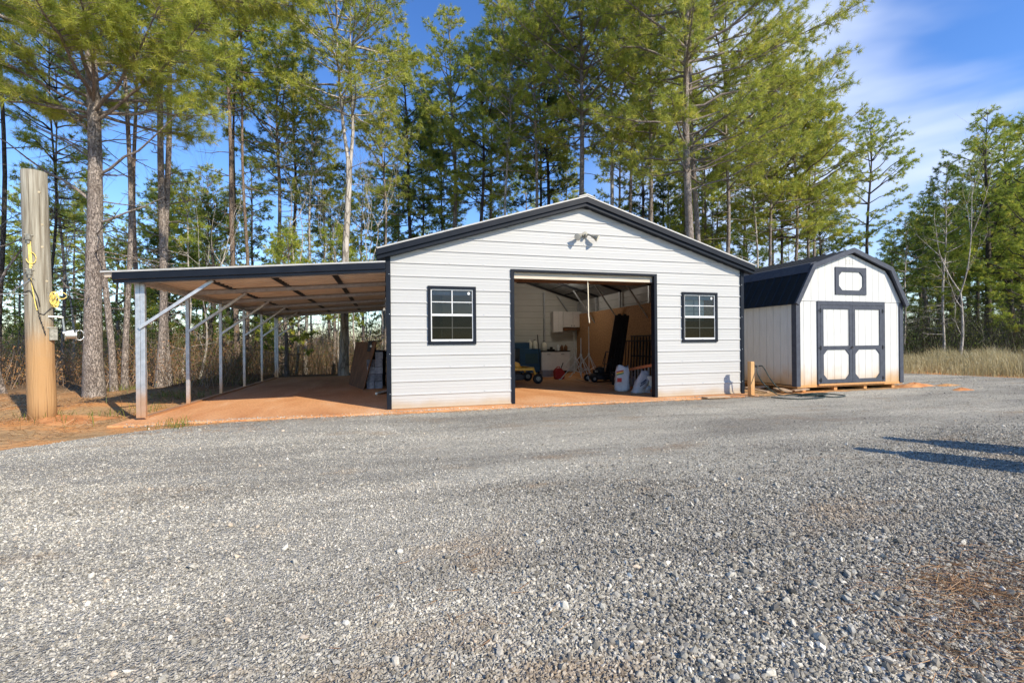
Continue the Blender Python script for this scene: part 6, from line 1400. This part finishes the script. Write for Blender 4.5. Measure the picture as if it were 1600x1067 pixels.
# thin bare trees in the woods behind the carport
bsrc = None; brn = random.Random(77)
spots_ = ['beyond the left edge', 'behind the wooden pole', 'between pole and thickest pine', 'behind the front left post', 'behind the first carport bay', 'behind the second carport bay', 'behind the third carport bay', 'behind the rear carport posts', 'left of the pale house', 'right of the pale house', 'behind the plywood sheet', 'by the garage corner']
for q_, x_ in enumerate((-20, 60, 112, 232, 256, 305, 345, 400, 462, 528, 560, 592)):
    p_ = place(x_, brn.uniform(17, 27)); lab_ = 'thin bare grey tree in the woods '+spots_[q_]
    if bsrc is None or q_ == 6:
        bsrc = put_tree('bare_tree', p_, bare_mesh(np.random.default_rng(900+q_), 7.5, .055, .03, .45), lab_, 'thin bare trees behind the carport', 'bark_pale')
    else: copy_tree(bsrc, p_, brn.uniform(0, 6.28), brn.uniform(.7, 1.2), lab_)

# ------------------------------------------------------------------ undergrowth
def brush(name, n, xr, dr_, hr, m, label, cat, seed, w=.012, leaf=0, leafm=None, dense_fn=None):
    rg = np.random.default_rng(seed); x = rg.uniform(*xr, n); d = np.sqrt(rg.uniform(dr_[0]**2, dr_[1]**2, n))
    px_ = (x-800)/FOC; X = (px_*CS+SN)*d; Y = (CS-px_*SN)*d
    ok = ~((X > -4.1) & (X < 12.9) & (Y < 18.6)) & ~inside(GP, X, Y)
    X, Y, d = X[ok], Y[ok], d[ok]; n = len(X)
    cl = .5+.5*np.sin(X*.9+2*np.sin(Y*.35+seed))*np.cos(Y*.7-X*.25)
    H = rg.uniform(*hr, n)*(.45+.75*cl); D = np.stack([rg.normal(0, .35, n), rg.normal(0, .35, n), np.ones(n)], 1)
    P = np.stack([X, Y, terrain_z(X, Y)-.02], 1); Dn = D/np.linalg.norm(D, axis=1)[:, None]
    parts = [sticks(P, D, H, np.full(n, w), rg, rg.beta(2, 2, n)*.8)]
    for q in range(3):      # side twigs
        u = rg.uniform(.3, .95, n); S_ = P+Dn*(H*u)[:, None]; DD = Dn+rg.normal(0, .8, (n, 3)); parts.append(sticks(S_, DD, H*rg.uniform(.15, .4, n), np.full(n, w*.55), rg, rg.beta(2, 2, n)*.8))
    o = np_mesh(name, *merge(parts)[:2], m, merge(parts)[2]); tag(o, label, cat, kind='stuff')
    if leaf:
        k = rg.integers(0, n, leaf); u = rg.uniform(.25, 1, leaf)
        C = P[k]+Dn[k]*(H[k]*u)[:, None]+rg.normal(0, .16, (leaf, 3)); s = (rg.uniform(.011, .027, leaf)*(1 if dr_[0] < 20 else 1.7))[:, None]; a = rg.normal(size=(leaf, 3)); a /= np.linalg.norm(a, axis=1)[:, None]; b = np.cross(a, rg.normal(size=(leaf, 3))); b /= np.linalg.norm(b, axis=1)[:, None]
        V = np.stack([C-a*s, C+b*s*.6, C+a*s, C-b*s*.6], 1).reshape(-1, 3); F = np.arange(4*leaf).reshape(-1, 4)
        cc = np.clip(.5+.5*np.sin(C[:, 0]*.8+C[:, 1]*.5+seed), 0, 1)
        o2 = np_mesh(name+'_leaves', V, F, leafm, np.repeat(np.clip(rg.beta(2, 2, leaf)*.6+cc*.4, 0, 1), 4)); tag(o2, 'leaves on the '+label, cat, kind='stuff')
brush('brown_thicket', 6500, (-120, 640), (11.5, 30), (.5, 1.9), M['twig'], 'brown twiggy thicket behind the carport posts', 'thicket', 51, w=.013, leaf=120000, leafm=M['leaf_brown'])
brush('green_thicket', 6500, (-120, 640), (13, 30), (.5, 2.4), M['brush'], 'mixed green bushes behind the carport', 'bushes', 52, leaf=100000, leafm=M['brush_green'])
brush('far_thicket', 26000, (-150, 760), (34, 70), (3.5, 7.5), M['twig'], 'far brown wooded slope seen below the carport roof', 'far woods', 53, w=.03, leaf=70000, leafm=M['brush'])
brush('right_thicket', 9000, (1290, 1700), (26, 42), (1.0, 4.5), M['brush_shade'], 'undergrowth below the woods right of the shed, coloured dark for deep shade', 'undergrowth', 54, w=.02, leaf=70000, leafm=M['needle_d'])
brush('middle_thicket', 7000, (640, 1300), (21, 34), (1.5, 5.0), M['twig'], 'tangled twigs below the pines behind the garage', 'undergrowth', 55, w=.02, leaf=26000, leafm=M['brush'])
# low weeds along the slab edge and by the posts
rg = np.random.default_rng(61); PS = []
for (cx, cy, r, k) in ((278, 622, .35, 260), (192, 615, .3, 160), (276, 668, .12, 60), (240, 640, .2, 60), (330, 600, .7, 400), (120, 655, .5, 160)):
    c = gnd(cx, cy, -.03); a = rg.normal(0, r, (k, 2)); PS.append(np.stack([c.x+a[:, 0], c.y+a[:, 1]], 1))
PS = np.concatenate(PS); PS = PS[~((PS[:, 0] > -3.82) & (PS[:, 1] > 7.8) & (PS[:, 0] < 7.5))]; n = len(PS); H = rg.uniform(.05, .22, n)
zz = np.maximum(terrain_z(PS[:, 0], PS[:, 1]), np.where(inside(GP, PS[:, 0], PS[:, 1]), GZL, -9))
V, F, T = blades(np.stack([PS[:, 0], PS[:, 1], zz], 1), H, H*.6, np.full(n, .008), rg, rg.beta(2, 2, n))
o = np_mesh('low_weeds', V, F, M['brush_green'], T); tag(o, 'small green weeds by the carport posts and slab edge', 'weeds', kind='stuff')

# pale house seen through the trees
q = place(497, 62); hz = atD(497, 552, 62).z
t = thing('distant_house', (q.x, q.y, q.z), 'pale house glimpsed far off through the trees behind the carport', 'house')
mb = MB(); hz -= 1.3; mb.bx(q.x-3.6, q.x+3.6, q.y, q.y+6, q.z, hz+1.6); mb.build('wall', M['siding'], t)
mb = MB(); mb.prism([(q.x-4, hz+1.6), (q.x+4, hz+1.6), (q.x, hz+3.4)], 'y', q.y-.3, q.y+6.3); mb.build('roof', M['bag_grey'], t)
for dx in (-2, .6):
    mb = MB(); mb.bx(q.x+dx, q.x+dx+1, q.y-.03, q.y-.003, hz-.6, hz+.7); mb.build('window', M['trim'], t)
